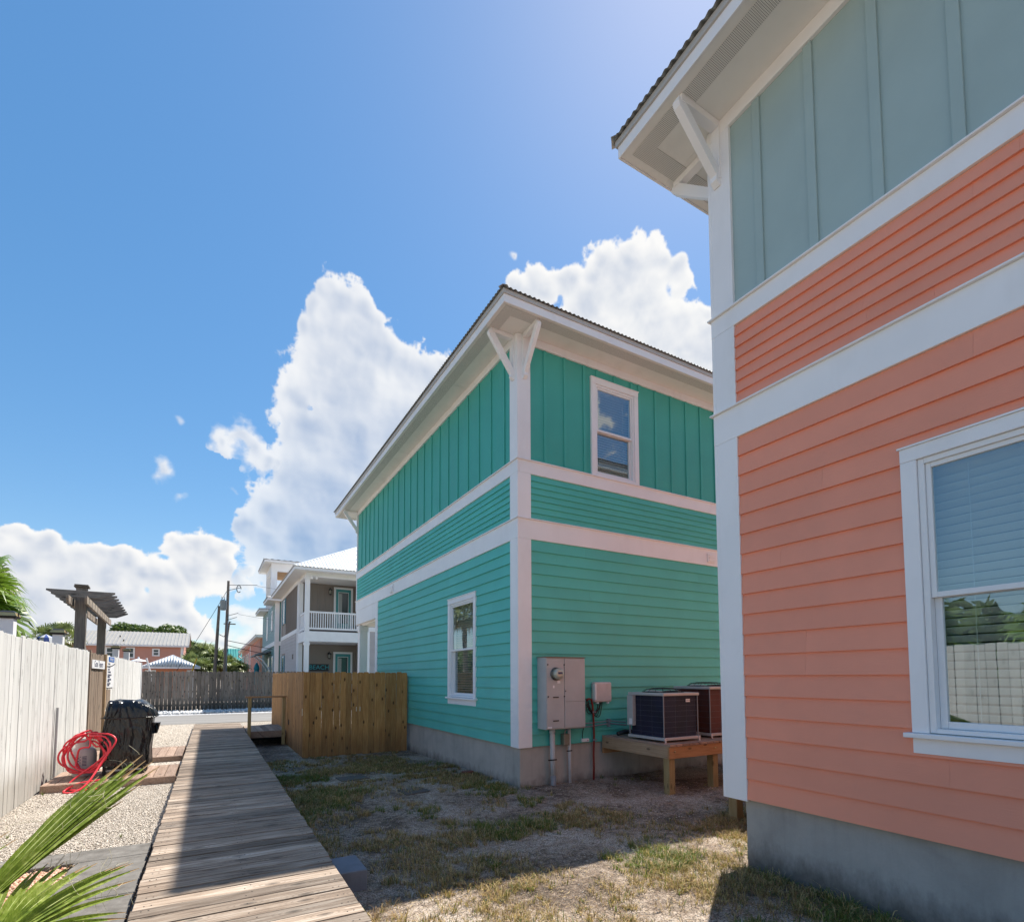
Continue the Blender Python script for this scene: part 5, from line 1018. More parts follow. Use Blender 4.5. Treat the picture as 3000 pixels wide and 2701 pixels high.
fl = thing('flood_light', (4.95, TY0 - .1, 7.4), 'twin white flood lights at the top of the taupe porch column', 'light'); 
for s in (-1, 1): MB().tube([(5.0 + s * .06, TY0 - .02, 7.60), (5.0 + s * .13, TY0 - .20, 7.52)], [.04, .075], 10).build('lamp_head', VINYL, fl)
g = tag(MB().box(4.50, 4.56, 36.0, 36.28, 3.05, 3.35).build('meter_box', simple('meter_box_brown', (.16, .13, .11), .6)), 'small dark vent box on the lilac side wall of the taupe house', 'vent box')

# ------------------------------------------------------------ seafoam house with lookout tower
SF = paint('seafoam_siding_paint', (.30, .42, .42), .6, .05, dirt=.05); SFD = paint('seafoam_dark_paint', (.10, .22, .22), .6, .05, dirt=.05)
sf = thing('seafoam_house', (8, 52, .2), 'grey-green house with open white lookout tower beyond the taupe house', 'house')
WX = 4.56
MB().box(WX, 11, 47.0, 59.4, .2, 8.1).build('wall', SF, sf); laps(sf, fW(WX), 47.3, 59.4, 4.86, 8.1, .23, SF, (), 41, stuff=True)
laps(sf, fS(47.0), WX + .25, 11, 4.86, 8.1, .2, SFD, (), 42, stuff=True); laps(sf, fS(47.0), WX + .25, 11, .3, 4.5, .2, SFD, (), 43, stuff=True)
fbox('wall_panel', fW(WX), 47.3, 59.4, .001, .02, .3, 4.5, SFD, sf)
fbox('corner_board', fW(WX), 47.0, 47.3, .03, .06, .2, 8.1, WHITE, sf); fbox('corner_board', fS(47.0), WX - .03, WX + .25, .001, .04, .2, 8.1, WHITE, sf); fbox('band_board', fW(WX), 47.0, 59.4, .061, .09, 4.5, 4.85, WHITE, sf); fbox('band_board', fS(47.0), WX - .06, 11, .041, .06, 4.5, 4.85, WHITE, sf)
for (y, z0, z1) in ((49.2, 5.9, 7.6), (53.4, 5.3, 7.5), (48.2, 1.5, 3.7), (51.4, 1.5, 3.7)):
    w = fbox('window', fW(WX), y, y + 1.0, .03, .08, z0, z1, WHITE, sf); fbox('pane', fW(WX), y + .15, y + .85, .081, .085, z0 + .15, z1 - .15, simple('far_pane_%d' % int(y * 10), (.05, .07, .08), .1), w)
ex = eaves(sf, WX, 11, 47.0, 49.5, .74, .9, .9, .3, 8.1, fasc=.18, drip=.05, vent=False, seg=40); hip_roof(sf, *ex[:4], ex[4], .35, ROOFW, period=.3, detail=())
ex = eaves(sf, WX + .01, 11, 54.6, 59.0, .74, .9, .5, .01, 8.1, fasc=.18, drip=.05, vent=False, seg=40); hip_roof(sf, *ex[:4], ex[4], .2, ROOFW, detail=())
# tower
TZ = 11.25
for (x, y) in ((4.40, 50.15), (4.40, 54.55), (8.2, 50.15), (8.2, 54.55)): MB().box(x, x + .48, y, y + .48, 8.1, TZ).build('tower_post', WHITE, sf)
MB().box(4.40, 8.68, 50.15, 55.03, TZ, 11.88).build('tower_beam', WHITE, sf); MB().box(4.89, 8.19, 50.64, 54.54, TZ - .06, TZ - .01).build('tower_ceiling', NEWX, sf)
for z in (8.6, 9.5): MB().box(4.89, 8.19, 50.3, 50.42, z, z + .1).build('tower_railing', WHITE, sf); MB().box(4.55, 4.65, 50.64, 54.54, z, z + .1).build('tower_railing', WHITE, sf)
ex = eaves(sf, 4.40, 8.68, 50.15, 55.03, .62, .62, .72, .8, 11.88, fasc=.15, drip=.04, vent=False, seg=40); hip_roof(sf, *ex[:4], ex[4], .16, ROOFW, detail=('S',), period=.5, amp=.02)
# door canopy
MB().hull8([(3.3, 50.3, 3.80), (WX - .001, 50.3, 4.15), (WX - .001, 57.0, 4.15), (3.3, 57.0, 3.80), (3.3, 50.3, 3.92), (WX - .001, 50.3, 4.3), (WX - .001, 57.0, 4.3), (3.3, 57.0, 3.92)]).build('canopy', roofmetal('canopy_metal', (.25, .29, .33)), sf)
for y in (50.6, 53.5): MB().tube([(WX - .05, y, 2.4), (WX - .3, y, 2.9), (WX - .65, y, 3.4), (WX - 1.15, y, 3.78)], .06, 6).build('canopy_bracket', WHITE, sf)
um = thing('patio_umbrella', (3.6, 52, 0), 'closed turquoise patio umbrella beside the seafoam house', 'umbrella')
MB().lathe([(.05, .0), (.27, .12), (.24, .8), (.19, 1.35), (.25, 1.45), (.16, 1.8), (.05, 2.0)], (3.55, 52.0, 1.2), 12).build('canopy', paint('turquoise_canvas', (.01, .22, .28), .8), um); MB().tube([(3.55, 52, .2), (3.55, 52, 3.3)], .03, 6).build('pole', WHITE, um)

# ------------------------------------------------------------ coral buildings
COR2 = paint('coral_wall_paint', (.60, .30, .23), .7, .05, grain=(.5, .5, 9), bs=.3, dirt=.05); COR3 = paint('orange_coral_paint', (.62, .25, .14), .7, .05, dirt=.05)
cm = thing('coral_house', (9, 80, .2), 'coral house with white corner boards beyond the seafoam house', 'house')
MB().box(4.56, 12, 62, 100, .2, 6.1).build('wall', COR2, cm); laps(cm, fW(4.56), 62, 100, .4, 6.0, .26, COR2, (), 51, joint=60, stuff=True)
fbox('corner_board', fW(4.56), 77, 77.9, .03, .10, .2, 6.0, WHITE, cm)
MB().box(4.0, 12.6, 60.5, 101, 6.1, 6.35).build('fascia_board', WHITE, cm); hip_roof(cm, 4.0, 12.6, 60.5, 101, 6.35, .12, ROOFB, detail=())
for y in (81, 85.5, 91.5, 95): 
    w = fbox('window', fW(4.56), y, y + 1.6, .03, .09, 3.9 if y != 81 else 3.4, 5.3, WHITE, cm); fbox('pane', fW(4.56), y + .3, y + 1.3, .091, .10, 4.1 if y != 81 else 3.6, 5.1, simple('cm_pane_%d' % y, (.05, .06, .07), .1), w)
MB().tube([(4.5, 101.3, 6.2), (4.1, 101.5, 5.6), (4.5, 101.5, 5.2)], .14, 6).build('gutter_pipe', GREYT, cm)

cf = thing('coral_house', (-9, 79, .2), 'long coral house with beige ribbed metal roof behind the white fence', 'house')
Y0 = 79.0; x0_, x1_ = -15.1, -3.05
MB().box(x0_, x1_, Y0, Y0 + 9, .2, 5.95).build('wall', COR2, cf); laps(cf, fS(Y0), x0_ + .3, x1_ - .3, 1.0, 5.8, .26, COR2, (), 52, joint=60, stuff=True)
fbox('corner_board', fS(Y0), x1_ - .3, x1_, .0, .06, .2, 5.9, WHITE, cf); fbox('corner_board', fS(Y0), x0_, x0_ + .3, .0, .06, .2, 5.9, WHITE, cf); fbox('frieze_board', fS(Y0), x0_, x1_, .061, .09, 5.75, 5.95, WHITE, cf)
mb = MB(); n = 34; rise, run = 1.95, 4.9; ov = .5
for i in range(n):
    a = x0_ - .6 + i * (x1_ - x0_ + 1.2) / n; b = a + (x1_ - x0_ + 1.2) / n
    o = MB(); m1 = b - .09
    P = lambda x, q, dz: (x, Y0 - ov + q * (run + ov), 5.93 + q * rise + dz)
    o.add([P(a, 0, 0), P(m1, 0, 0), P(m1, 1, 0), P(a, 1, 0), P(a, 0, .04), P(m1, 0, .04), P(m1, 1, .04), P(a, 1, .04)], [(3, 2, 1, 0), (4, 5, 6, 7), (0, 1, 5, 4), (1, 2, 6, 5), (2, 3, 7, 6), (3, 0, 4, 7)])
    o.add([P(m1, 0, 0), P(b, 0, 0), P(b, 1, 0), P(m1, 1, 0), P(m1, 0, .10), P(b, 0, .10), P(b, 1, .10), P(m1, 1, .10)], [(3, 2, 1, 0), (4, 5, 6, 7), (0, 1, 5, 4), (1, 2, 6, 5), (2, 3, 7, 6), (3, 0, 4, 7)])
    o.build('roof_panel', ROOFB, cf)
MB().add([(x0_ - .6, Y0 + run, 5.93 + rise), (x1_ + .6, Y0 + run, 5.93 + rise), (x1_ + .6, Y0 + 9.5, 5.9), (x0_ - .6, Y0 + 9.5, 5.9)], [(0, 1, 2, 3)]).build('roof', ROOFB, cf)
MB().box(x0_ - .6, x1_ + .6, Y0 - ov - .06, Y0 - ov - .01, 5.78, 5.97).build('fascia_board', WHITE, cf)
mb = MB(); mb.prism([(Y0, 5.95), (Y0 + 9, 5.95), (Y0 + 4.6, 7.75)], x1_ - .1, x1_, lambda t_, p, q: (t_, p, q)).build('gable', COR2, cf)
for (a, b, c_, d) in ((-11.0, -10.15, 4.3, 5.65), (-9.0, -8.1, 4.3, 5.65), (-6.35, -5.55, 4.6, 5.55), (-13.6, -12.8, 4.3, 5.5)):
    w = fbox('window', fS(Y0), a, b, .05, .10, c_, d, WHITE, cf); m_ = (c_ + d) / 2; pn = simple('cf_pane_%d' % int(-a * 10), (.07, .09, .10), .15)
    fbox('pane', fS(Y0), a + .17, b - .17, .101, .11, c_ + .15, m_ - .04, pn, w); fbox('pane', fS(Y0), a + .17, b - .17, .101, .11, m_ + .04, d - .15, pn, w)
for (x, q) in ((-9.9, .5), (-9.35, .2)): MB().tube([(x, Y0 + q * 4.9 - .2, 5.93 + q * 1.95), (x, Y0 + q * 4.9 - .2, 6.25 + q * 1.95)], .07, 6).build('vent_pipe', DARK, cf)

ob = thing('pool_house', (-3.2, 54, .2), 'small orange coral outbuilding with a white ribbed hip roof', 'building')
MB().box(-4.75, -1.2, 53, 57, .2, 2.75).build('wall', COR3, ob)
hip_roof(ob, -5.0, -.75, 52.4, 57.6, 2.80, .50, ROOFW, period=.20, amp=.012, detail=('S',), over=0); MB().box(-5.0, -.75, 52.38, 52.42, 2.66, 2.80).build('fascia_board', WHITE, ob); MB().box(-4.99, -.76, 52.42, 53, 2.70, 2.74).build('soffit', WHITE, ob)
for (a, b) in ((-5.0 + .3, -3.95), (-1.75, -1.21)): f_ = fbox('door_frame', fS(53), a, b, .0, .06, .2, 2.55, WHITE, ob)
fbox('opening', fS(53), -4.6, -4.05, .061, .065, .2, 2.4, DARK, ob)
tr = thing('teal_roof_building', (4, 108, .2), 'distant building with teal standing seam metal roof', 'building')
MB().hull8([(2.4, 108, 4.2), (6, 108, 4.2), (6, 108.2, 4.2), (2.4, 108.2, 4.2), (2.4, 113, 7.4), (6, 113, 7.4), (6, 113.2, 7.4), (2.4, 113.2, 7.4)]).build('roof', ROOFT, tr)
for k in range(9): MB().hull8([(2.4 + k * .42, 107.98, 4.22), (2.46 + k * .42, 107.98, 4.22), (2.46 + k * .42, 108.1, 4.22), (2.4 + k * .42, 108.1, 4.22), (2.4 + k * .42, 112.9, 7.52), (2.46 + k * .42, 112.9, 7.52), (2.46 + k * .42, 113.1, 7.46), (2.4 + k * .42, 113.1, 7.46)]).build('roof_seam', ROOFT, tr)
MB().box(2.6, 6, 108.4, 113, .2, 4.15).build('wall', simple('ochre_wall', (.45, .32, .10), .8), tr)

# ------------------------------------------------------------ poles and wires
PW = wood('utility_pole_timber', [(.3, (.06, .05, .045)), (.5, (.15, .125, .105)), (.8, (.26, .22, .18))], 2, knots=.2, vary=.05)
p1 = thing('utility_pole', (1.1, 50, .2), 'taller utility pole carrying the grey transformer', 'utility pole')
MB().tube([(1.02, 50, -.3), (1.12, 50, 10.0)], [.17, .095], 12).build('pole', PW, p1); MB().tube([(1.12, 49.84, .2), (1.14, 49.86, 6.6)], .045, 8).build('riser_pipe', PVCG, p1)
MB().lathe([(.17, 0), (.215, .04), (.215, .78), (.18, .84), (.06, .88)], (.76, 49.9, 7.5), 18).build('transformer', simple('transformer_grey', (.26, .28, .27), .4), p1)
for dx in (-.15, .15): MB().lathe([(.025, 0), (.035, .08), (.02, .15), (.025, .28)], (.76 + dx * .6, 49.9, 8.36), 8).build('bushing', PVCG, p1)
MB().box(.93, 1.05, 49.88, 50, 7.55, 8.3).build('transformer_bracket', GREYM, p1)
for (z, l) in ((9.65, 2.2), (9.2, .9), (7.05, .8), (6.7, .7), (6.3, .3)): MB().tube([(1.1, 50, z), (1.1 + l, 49.7, z + .12 if l > 1 else z + .25)], .022, 6).build('insulator_arm', DARK, p1)
MB().tube([(1.9 + .16 * math.cos(a), 49.75, 9.35 + .3 * math.sin(a)) for a in [i * math.pi / 8 for i in range(15)]], .035, 6).build('cutout', DARK, p1)
p2 = thing('utility_pole', (.45, 50.5, .2), 'shorter bare utility pole left of the transformer', 'utility pole')
MB().tube([(.22, 50.5, -.3), (.50, 50.5, 7.9)], [.16, .10], 12).build('pole', PW, p2); MB().tube([(.55, 50.3, 5.5), (.9, 50.2, 5.3), (1.05, 50.1, 5.6)], .03, 6).build('jumper', DARK, p2)
p3 = thing('utility_pole', (4.2, 115, .2), 'distant small utility pole with a crossarm', 'utility pole')
MB().tube([(2.2, 112, 5.5), (2.9, 112, 12.5)], .12, 8).build('pole', PW, p3); MB().box(1.9, 3.9, 111.9, 112.1, 11.9, 12.1).build('crossarm', PW, p3)
def wire(a, b, sag, r=.020, lab='thin black overhead wire'):
    A, B = Vector(a), Vector(b); return tag(MB().tube([A.lerp(B, s / 16) - Vector((0, 0, 4 * sag * (s / 16) * (1 - s / 16))) for s in range(17)], r, 5).build('overhead_wire', BLK, smooth=True), lab, 'wire', 'overhead wires at the poles')
wire((1.1, 50, 9.3), (-2.4, 50.4, 2.4), .1, .018, 'guy wire slanting down left from the taller pole')
wire((1.1, 50, 5.0), (10, 48, 3.6), .15, .026, 'upper overhead wire from the poles to the seafoam house'); wire((1.1, 50, 4.6), (10, 48, 2.8), .15, .026, 'lower overhead wire from the poles to the seafoam house')
wire((3.3, 49.7, 9.7), (14, 47, 8.9), .2, .010, 'faint top overhead wire running right from the taller pole'); wire((1.9, 49.7, 7.2), (12, 47, 6.2), .2, .010, 'faint middle overhead wire running right from the taller pole')
wire((.5, 50.5, 3.2), (1.1, 50, 5.2), .5, .03, 'drooping cable between the two utility poles')
yp = tag(MB().tube([(-1.6, 48, 1.2), (-.95, 48, 3.4)], .05, 8).build('yellow_marker', simple('yellow_plastic', (.55, .36, .03), .5)), 'yellow slanting guy-wire guard above the grey fence', 'marker')
ms = tag(MB().tube([(-3.45, 44, 1.6), (-3.85, 44, 3.25)], .055, 8).build('mast', WHITE), 'white slanting pole sticking up above the grey fence', 'pole')
ld = thing('lamp_dish', (-2.9, 29, 0), 'round white shallow lamp disc above the end of the white fence', 'lamp')
MB().lathe([(.30, 0), (.25, .05), (.05, .10), (.02, .2)], (-2.85, 29.2, 2.63), 16).build('shade', WHITE, ld); MB().tube([(-2.85, 29.2, .2), (-2.85, 29.2, 2.6)], .04, 8).build('pole', WHITE, ld)
ub = thing('patio_umbrella', (-3.55, 17, 0), 'blue and white striped umbrella top peeking over the white fence', 'umbrella')
for k in range(12):
    a0, a1 = [2 * math.pi * q / 12 for q in (k, k + 1)]
    MB().add([(-3.55, 17, 2.95), (-3.55 + .17 * math.cos(a0), 17 + .17 * math.sin(a0), 2.86), (-3.55 + .17 * math.cos(a1), 17 + .17 * math.sin(a1), 2.86), (-3.55 + .34 * math.cos(a0), 17 + .34 * math.sin(a0), 2.45), (-3.55 + .34 * math.cos(a1), 17 + .34 * math.sin(a1), 2.45)], [(0, 1, 2), (1, 3, 4, 2)]).build('canopy_panel', MATS.get('umbrella_blue') or simple('umbrella_blue', (.02, .06, .28), .7) if k % 2 else (MATS.get('umbrella_white') or simple('umbrella_white', (.5, .52, .55), .7)), ub)
MB().tube([(-3.55, 17, .2), (-3.55, 17, 2.9)], .025, 6).build('pole', WHITE, ub)

# ------------------------------------------------------------ trees and palms
def leafmat(name, c1, c2, c3, sc=2.5, rough=.5, trans=.25):
    m, t, b = nmat(name); n = noise(t, coords(t), sc, 5, .7); f = noise(t, coords(t), sc * 9, 2)
    col = ramp(t, mth(t, 'ADD', mth(t, 'MULTIPLY', n, .6), mth(t, 'MULTIPLY', f, .4)), [(.36, c1), (.5, c2), (.64, c3)])
    t.links.new(col, b.inputs['Base Color']); b.inputs['Roughness'].default_value = rough
    tr = N(t, 'ShaderNodeBsdfTranslucent'); t.links.new(mixc(t, .4, col, (.20, .32, .03)), tr.inputs[0]); mxx = N(t, 'ShaderNodeMixShader'); mxx.inputs[0].default_value = trans
    out = t.nodes['Material Output']; t.links.new(b.outputs[0], mxx.inputs[1]); t.links.new(tr.outputs[0], mxx.inputs[2]); t.links.new(mxx.outputs[0], out.inputs[0]); return m
LEAF = leafmat('broad_leaf', (.03, .06, .015), (.085, .14, .03), (.17, .23, .06))
PALM = leafmat('palm_leaf', (.05, .10, .015), (.14, .24, .03), (.30, .40, .06), 3.5, .4, .3)
SABAL = leafmat('sabal_leaf', (.07, .10, .035), (.21, .25, .09), (.42, .43, .22), 5, .4, .2)
DRY = leafmat('dry_palm_leaf', (.12, .08, .03), (.28, .19, .06), (.42, .30, .10), 4, .7, .2)
BARK = wood('tree_bark', [(.3, (.05, .04, .03)), (.5, (.13, .11, .09)), (.8, (.22, .19, .16))], 2, knots=0)
def leaves(n, clumps, size, seed):
    rg = np.random.default_rng(seed); C_ = np.array([c[:3] for c in clumps]); Rr = np.array([c[3] for c in clumps]); w = Rr ** 2; k = rg.choice(len(clumps), n, p=w / w.sum())
    d = rg.normal(size=(n, 3)); d /= np.linalg.norm(d, axis=1)[:, None]; r = Rr[k] * rg.uniform(.45, 1.0, n) ** .6
    P = C_[k] + d * r[:, None] * np.array([1, 1, .8]); nrm = d + rg.normal(0, .7, (n, 3)); nrm /= np.linalg.norm(nrm, axis=1)[:, None]
    a = np.cross(nrm, rg.normal(size=(n, 3))); a /= np.linalg.norm(a, axis=1)[:, None]; b = np.cross(nrm, a); s = size * rg.uniform(.6, 1.3, n)[:, None]
    V = np.stack([P - a * s, P - b * s * .45, P + a * s, P + b * s * .45], 1).reshape(-1, 3); F = np.arange(n * 4).reshape(-1, 4); return V, F
def tree(loc, clumps, size, n, seed, label, trunk_r=.3):
    t = thing('broadleaf_tree', loc, label, 'tree'); V, F = leaves(n, clumps, size, seed); link('crown', np_mesh('crown', V, F), LEAF, t)
    cz = min(c[2] for c in clumps); mb = MB(); x, y, z = loc
    mb.tube([(x, y, 0), (x + .1, y, (cz) * .6), (x, y, cz + 1)], [trunk_r, trunk_r * .8, trunk_r * .5], 8)
    for c in clumps[::2]: mb.tube([(x, y, cz * .7), ((x + c[0]) / 2, (y + c[1]) / 2, (cz + c[2]) / 2), c[:3]], [trunk_r * .4, trunk_r * .25, .05], 6)
    mb.build('trunk', BARK, t); return t
rr = random.Random(5)
def clumpset(c, rx, ry, rz, n, r0, r1): 
    return [(c[0] + rr.uniform(-rx, rx), c[1] + rr.uniform(-ry, ry), c[2] + rr.uniform(-rz, rz), rr.uniform(r0, r1)) for _ in range(n)]
tree((-2.7, 92, .2), clumpset((-3.2, 92, 5.2), 1.7, 2, 1.4, 16, .9, 1.6) + [(-4.4, 92, 7.0, 1.4), (-3.6, 91, 6.9, 1.2), (-2.4, 92, 5.9, 1.3), (-.9, 91, 4.6, 1.5), (-1.6, 92, 3.4, 1.8), (-.4, 92, 3.0, 1.6), (-3.6, 90, 3.6, 1.8)], .30, 9000, 1, 'dark glossy tree beside the end of the long coral house')
tree((-8.4, 104, .2), clumpset((-9.0, 104, 9.3), 4.2, 2, .55, 26, .9, 1.5), .30, 8000, 2, 'tree crown rising behind the ridge of the long coral house')
def fan_arrays(H, d, up, L, nseg, spread, droop, rg, wfac=.075, curl=.0):
    H = np.array(H, float); d = np.array(d, float); d /= np.linalg.norm(d); up = np.array(up, float); s = np.cross(d, up); s /= np.linalg.norm(s) + 1e-9; nn = np.cross(s, d)
    V = []; F = []
    for i in range(nseg):
        th = -spread + 2 * spread * i / (nseg - 1) + rg.normal(0, .03); l = L * (1 - .22 * abs(th) / spread) * rg.uniform(.88, 1.06); dirn = d * math.cos(th) + s * math.sin(th)
        sd = -d * math.sin(th) + s * math.cos(th); w = wfac * L * rg.uniform(.7, 1.2)
        m = H + dirn * l * .52 - nn * .02 * L; m2 = H + dirn * l * .80 + np.array([0, 0, -droop * L * .25]) ; tip = H + dirn * l * .98 + np.array([0, 0, -droop * L * rg.uniform(.6, 1.3)])
        b = len(V); V += [H, m - sd * w, m + nn * w * .35, m + sd * w, m2 - sd * w * .5, m2 + sd * w * .5, tip]
        F += [(b, b + 1, b + 2), (b, b + 2, b + 3), (b + 1, b + 4, b + 2), (b + 2, b + 4, b + 5), (b + 2, b + 5, b + 3), (b + 4, b + 6, b + 5)]
    return V, F
def palm(base, crown, L, nleaf, seed, label, mat, trunk_r=.16, nseg=18, dry=0, group=None, lo=-.5, hi=1.4, pet=.9, droop=.25, wf=.058):
    t = thing('fan_palm', base, label, 'palm', group); rg = np.random.default_rng(seed); c = np.array(crown, float); V = []; F = []; Vd = []; Fd = []; pm = MB()
    for i in range(nleaf):
        az = i * 2.399 + rg.normal(0, .2); f = i / max(1, nleaf - 1); el = hi + (lo - hi) * f ** .9 + rg.normal(0, .08)
        o = np.array([math.cos(az) * math.cos(el), math.sin(az) * math.cos(el), math.sin(el)]); p = L * pet * rg.uniform(.8, 1.15); H = c + o * p + np.array([0, 0, -.08 * p * (1 - el / 1.6)])
        d = o + np.array([0, 0, -.25]); up = np.array([0, 0, 1.0]) + rg.normal(0, .35, 3)
        v, fc = fan_arrays(H, d, up, L * rg.uniform(.85, 1.1), nseg, 1.75, droop * (1 + .8 * f), rg, wf)
        tv, tf = (Vd, Fd) if i >= nleaf - dry else (V, F); b = len(tv); tv += v; tf += [tuple(k + b for k in q) for q in fc]
        pm.tube([tuple(c), tuple((c + H) / 2 + np.array([0, 0, .04])), tuple(H)], [.022 * L, .018 * L, .014 * L], 5)
    link('crown', np_mesh('crown', V, F), mat, t)
    if Vd: link('dry_skirt', np_mesh('dry_skirt', Vd, Fd), DRY, t)
    pm.build('leaf_stalks', mat, t, kind='stuff')
    MB().tube([base, ((base[0] + crown[0]) / 2 + .05, (base[1] + crown[1]) / 2, (base[2] + crown[2]) / 2), crown], [trunk_r * 1.25, trunk_r, trunk_r * .9], 12).build('trunk', BARK, t); return t
palm((-5.3, 16.9, .1), (-5.45, 16.8, 3.62), 1.08, 40, 3, 'large fan palm behind the white fence at the left edge', PALM, .2, 26, 9, lo=-.75, pet=.85)
palm((-12.4, 58.5, .2), (-12.4, 58.5, 4.9), .95, 26, 4, 'left of two small distant palms over the white fence', SABAL, .2, 16, 2, 'distant palms over the white fence')
palm((-11.0, 57.8, .2), (-11.0, 57.8, 5.2), 1.0, 26, 5, 'right of two small distant palms over the white fence', SABAL, .2, 16, 2, 'distant palms over the white fence')
for i, (b, cz, L, lab) in enumerate([((-1.7, 60), 3.1, 1.15, 'leftmost sabal palm above the grey fence'), ((-.55, 62), 4.3, 1.25, 'tallest full sabal palm left of the utility poles'), ((.25, 60), 3.6, 1.2, 'sabal palm just left of the taller utility pole'), ((-.7, 57), 2.6, 1.1, 'low sabal palm in front of the palm cluster'), ((1.5, 62), 3.1, 1.1, 'sabal palm just right of the utility poles'), ((2.4, 60), 2.6, 1.0, 'rightmost low sabal palm beside the coral house')]):
    palm((b[0], b[1], .2), (b[0], b[1], cz), L * .92, 40, 20 + i, lab, SABAL, .2, 16, 6, 'sabal palms at the utility poles', lo=-.9, pet=.6)
# planting west of the fence, outside the frame, that the windows mirror
palm((-7.5, 7.5, .1), (-7.4, 7.4, 3.0), 1.1, 34, 40, 'tall fan palm standing in the yard west of the fence', PALM, .2, 22, 4, pet=.8)
palm((-8.5, 4.2, .1), (-8.5, 4.1, 2.5), 1.1, 34, 41, 'shorter fan palm standing in the yard west of the fence', PALM, .2, 22, 4, pet=.8)
palm((-14.3, 51, .1), (-14.2, 51, 8.3), 1.5, 34, 42, 'tall fan palm far down the yard, seen only mirrored in the teal house window', SABAL, .25, 20, 5, pet=.7)
tree((-16, 56, .1), clumpset((-15.5, 54, 3.0), 3, 3, 1.2, 16, 1.0, 1.8), .28, 4000, 19, 'bushy tree far down the yard behind the left edge')
tree((-14, 9, .1), clumpset((-14, 9, 2.2), 3, 7, .9, 30, .9, 1.6), .28, 9000, 9, 'broad hedge-like tree in the yard west of the fence')

# ------------------------------------------------------------ near fronds
FR = leafmat('near_frond_leaf', (.08, .13, .015), (.20, .27, .04), (.40, .45, .14), 4, .38, .35); FIB = simple('frond_fibre', (.52, .48, .33), .8)
RIB = simple('leaf_rib_pale', (.42, .46, .20), .5)
TIP = simple('dry_tip', (.30, .20, .09), .8)
def frond(name, hub, tips, label, join, w, seed, sag=.03):
    t = thing(name, (hub[0], hub[1], .2), label, 'palm frond', 'palm fronds in the bottom left corner'); rg = np.random.default_rng(seed); H = Vector(hub)
    cen = sum((Vector(p) for p in tips), Vector()) / len(tips)
    for i, tp_ in enumerate(tips):
        T = Vector(tp_); ax = (T - H); L = ax.length; ax.normalize(); view = Vector((0, 0, 1.85)) - (H + T) / 2; view.normalize()
        sd = ax.cross(view).normalized(); up = sd.cross(ax).normalized(); V = []; Fc = []; n = 12; tw = rg.uniform(-.25, .25)
        for j in range(n + 1):
            s = j / n; ww = w * (.25 + 1.35 * s if s < join else (.25 + 1.35 * join) * max(0.0, (1 - (s - join) / (1 - join))) ** .85); ww = max(ww, .0012) * rg.uniform(.97, 1.03)
            c = H + ax * L * s + Vector((0, 0, sag * math.sin(s * math.pi) * 1.2 - .01 * s)); a = tw * s
            S = sd * math.cos(a) + up * math.sin(a); U = up * math.cos(a) - sd * math.sin(a)
            V += [c - S * ww + U * ww * .2, c - U * ww * .8, c + S * ww + U * ww * .2]
        for j in range(n):
            b = 3 * j; Fc += [(b, b + 1, b + 4, b + 3), (b + 1, b + 2, b + 5, b + 4)]
        mb = MB(); mb.add(V, Fc); lf = mb.build('leaflet', [FR, TIP], t, smooth=False, fix=True); lf.data.polygons.foreach_set('material_index', [1 if q_ >= 2 * (n - 1 - (i % 3 == 0)) else 0 for q_ in range(2 * n)])
        MB().tube([H + ax * L * q_ / 8 + Vector((0, 0, sag * math.sin(q_ / 8 * math.pi) * 1.2 - .01 * q_ / 8)) - up * (w * .62 if q_ else 0) for q_ in range(8)], [.0022 - .0002 * q_ for q_ in range(8)], 5).build('leaf_rib', RIB, lf)
    fm = MB()
    for q in range(46):
        i = rg.integers(0, len(tips)); T = Vector(tips[i]); s = rg.uniform(.45, .97); p = H.lerp(T, s) + Vector((0, 0, .02)); P = [p]; d = Vector(rg.normal(size=3)).normalized() * .012; cv = Vector(rg.normal(size=3)) * .010
        for k in range(9): p = p + d; d = (d + cv * .55).normalized() * .012; P.append(p)
        fm.tube(P, .0009, 4)
    fm.build('fibres', FIB, t, kind='stuff')
    return t
FA_HUB = [-0.877, 2.991, 0.832]
FA = [[-0.68, 3.781, 1.131], [-0.553, 3.928, 1.289], [-0.483, 3.944, 1.324], [-0.426, 3.966, 1.373], [-0.379, 3.941, 1.344], [-0.349, 3.979, 1.391], [-0.325, 3.909, 1.365], [-0.286, 3.945, 1.357], [-0.26, 3.932, 1.319], [-0.301, 3.901, 1.282], [-0.339, 3.868, 1.234], [-0.42, 3.804, 1.155], [-0.482, 3.892, 1.224], [-0.581, 3.839, 1.148]]
FB_HUB = [-0.714, 2.725, 0.829]
FB = [[-0.825, 3.758, 0.977], [-0.719, 3.704, 0.887], [-0.656, 3.727, 0.876], [-0.591, 3.69, 0.869], [-0.511, 3.703, 0.851], [-0.439, 3.664, 0.825], [-0.371, 3.682, 0.833], [-0.346, 3.668, 0.833], [-0.317, 3.654, 0.803], [-0.323, 3.602, 0.759], [-0.33, 3.552, 0.704], [-0.347, 3.45, 0.647], [-0.364, 3.289, 0.62], [-0.407, 3.084, 0.607], [-0.764, 3.673, 0.87], [-.34, 3.38, .64], [-.62, 3.70, .86], [-.40, 3.67, .82], [-.55, 3.69, .85]]
frond('palm_frond', FA_HUB, FA, 'half closed green palm frond pointing up across the gravel', .60, .0165, 1)
frond('palm_frond', FB_HUB, FB, 'open fan palm frond spreading over the concrete slab, lowest in the corner', .42, .0195, 2)
frond('palm_frond', [-1.25, 3.1, .7], [[-0.933, 3.932, 1.029], [-0.897, 3.915, 0.984], [-0.938, 3.716, 0.854], [-0.834, 3.712, 0.888], [-1.0, 3.9, 1.1], [-1.08, 3.85, 1.14]], 'small frond at the very left edge of the picture', .5, .013, 3)
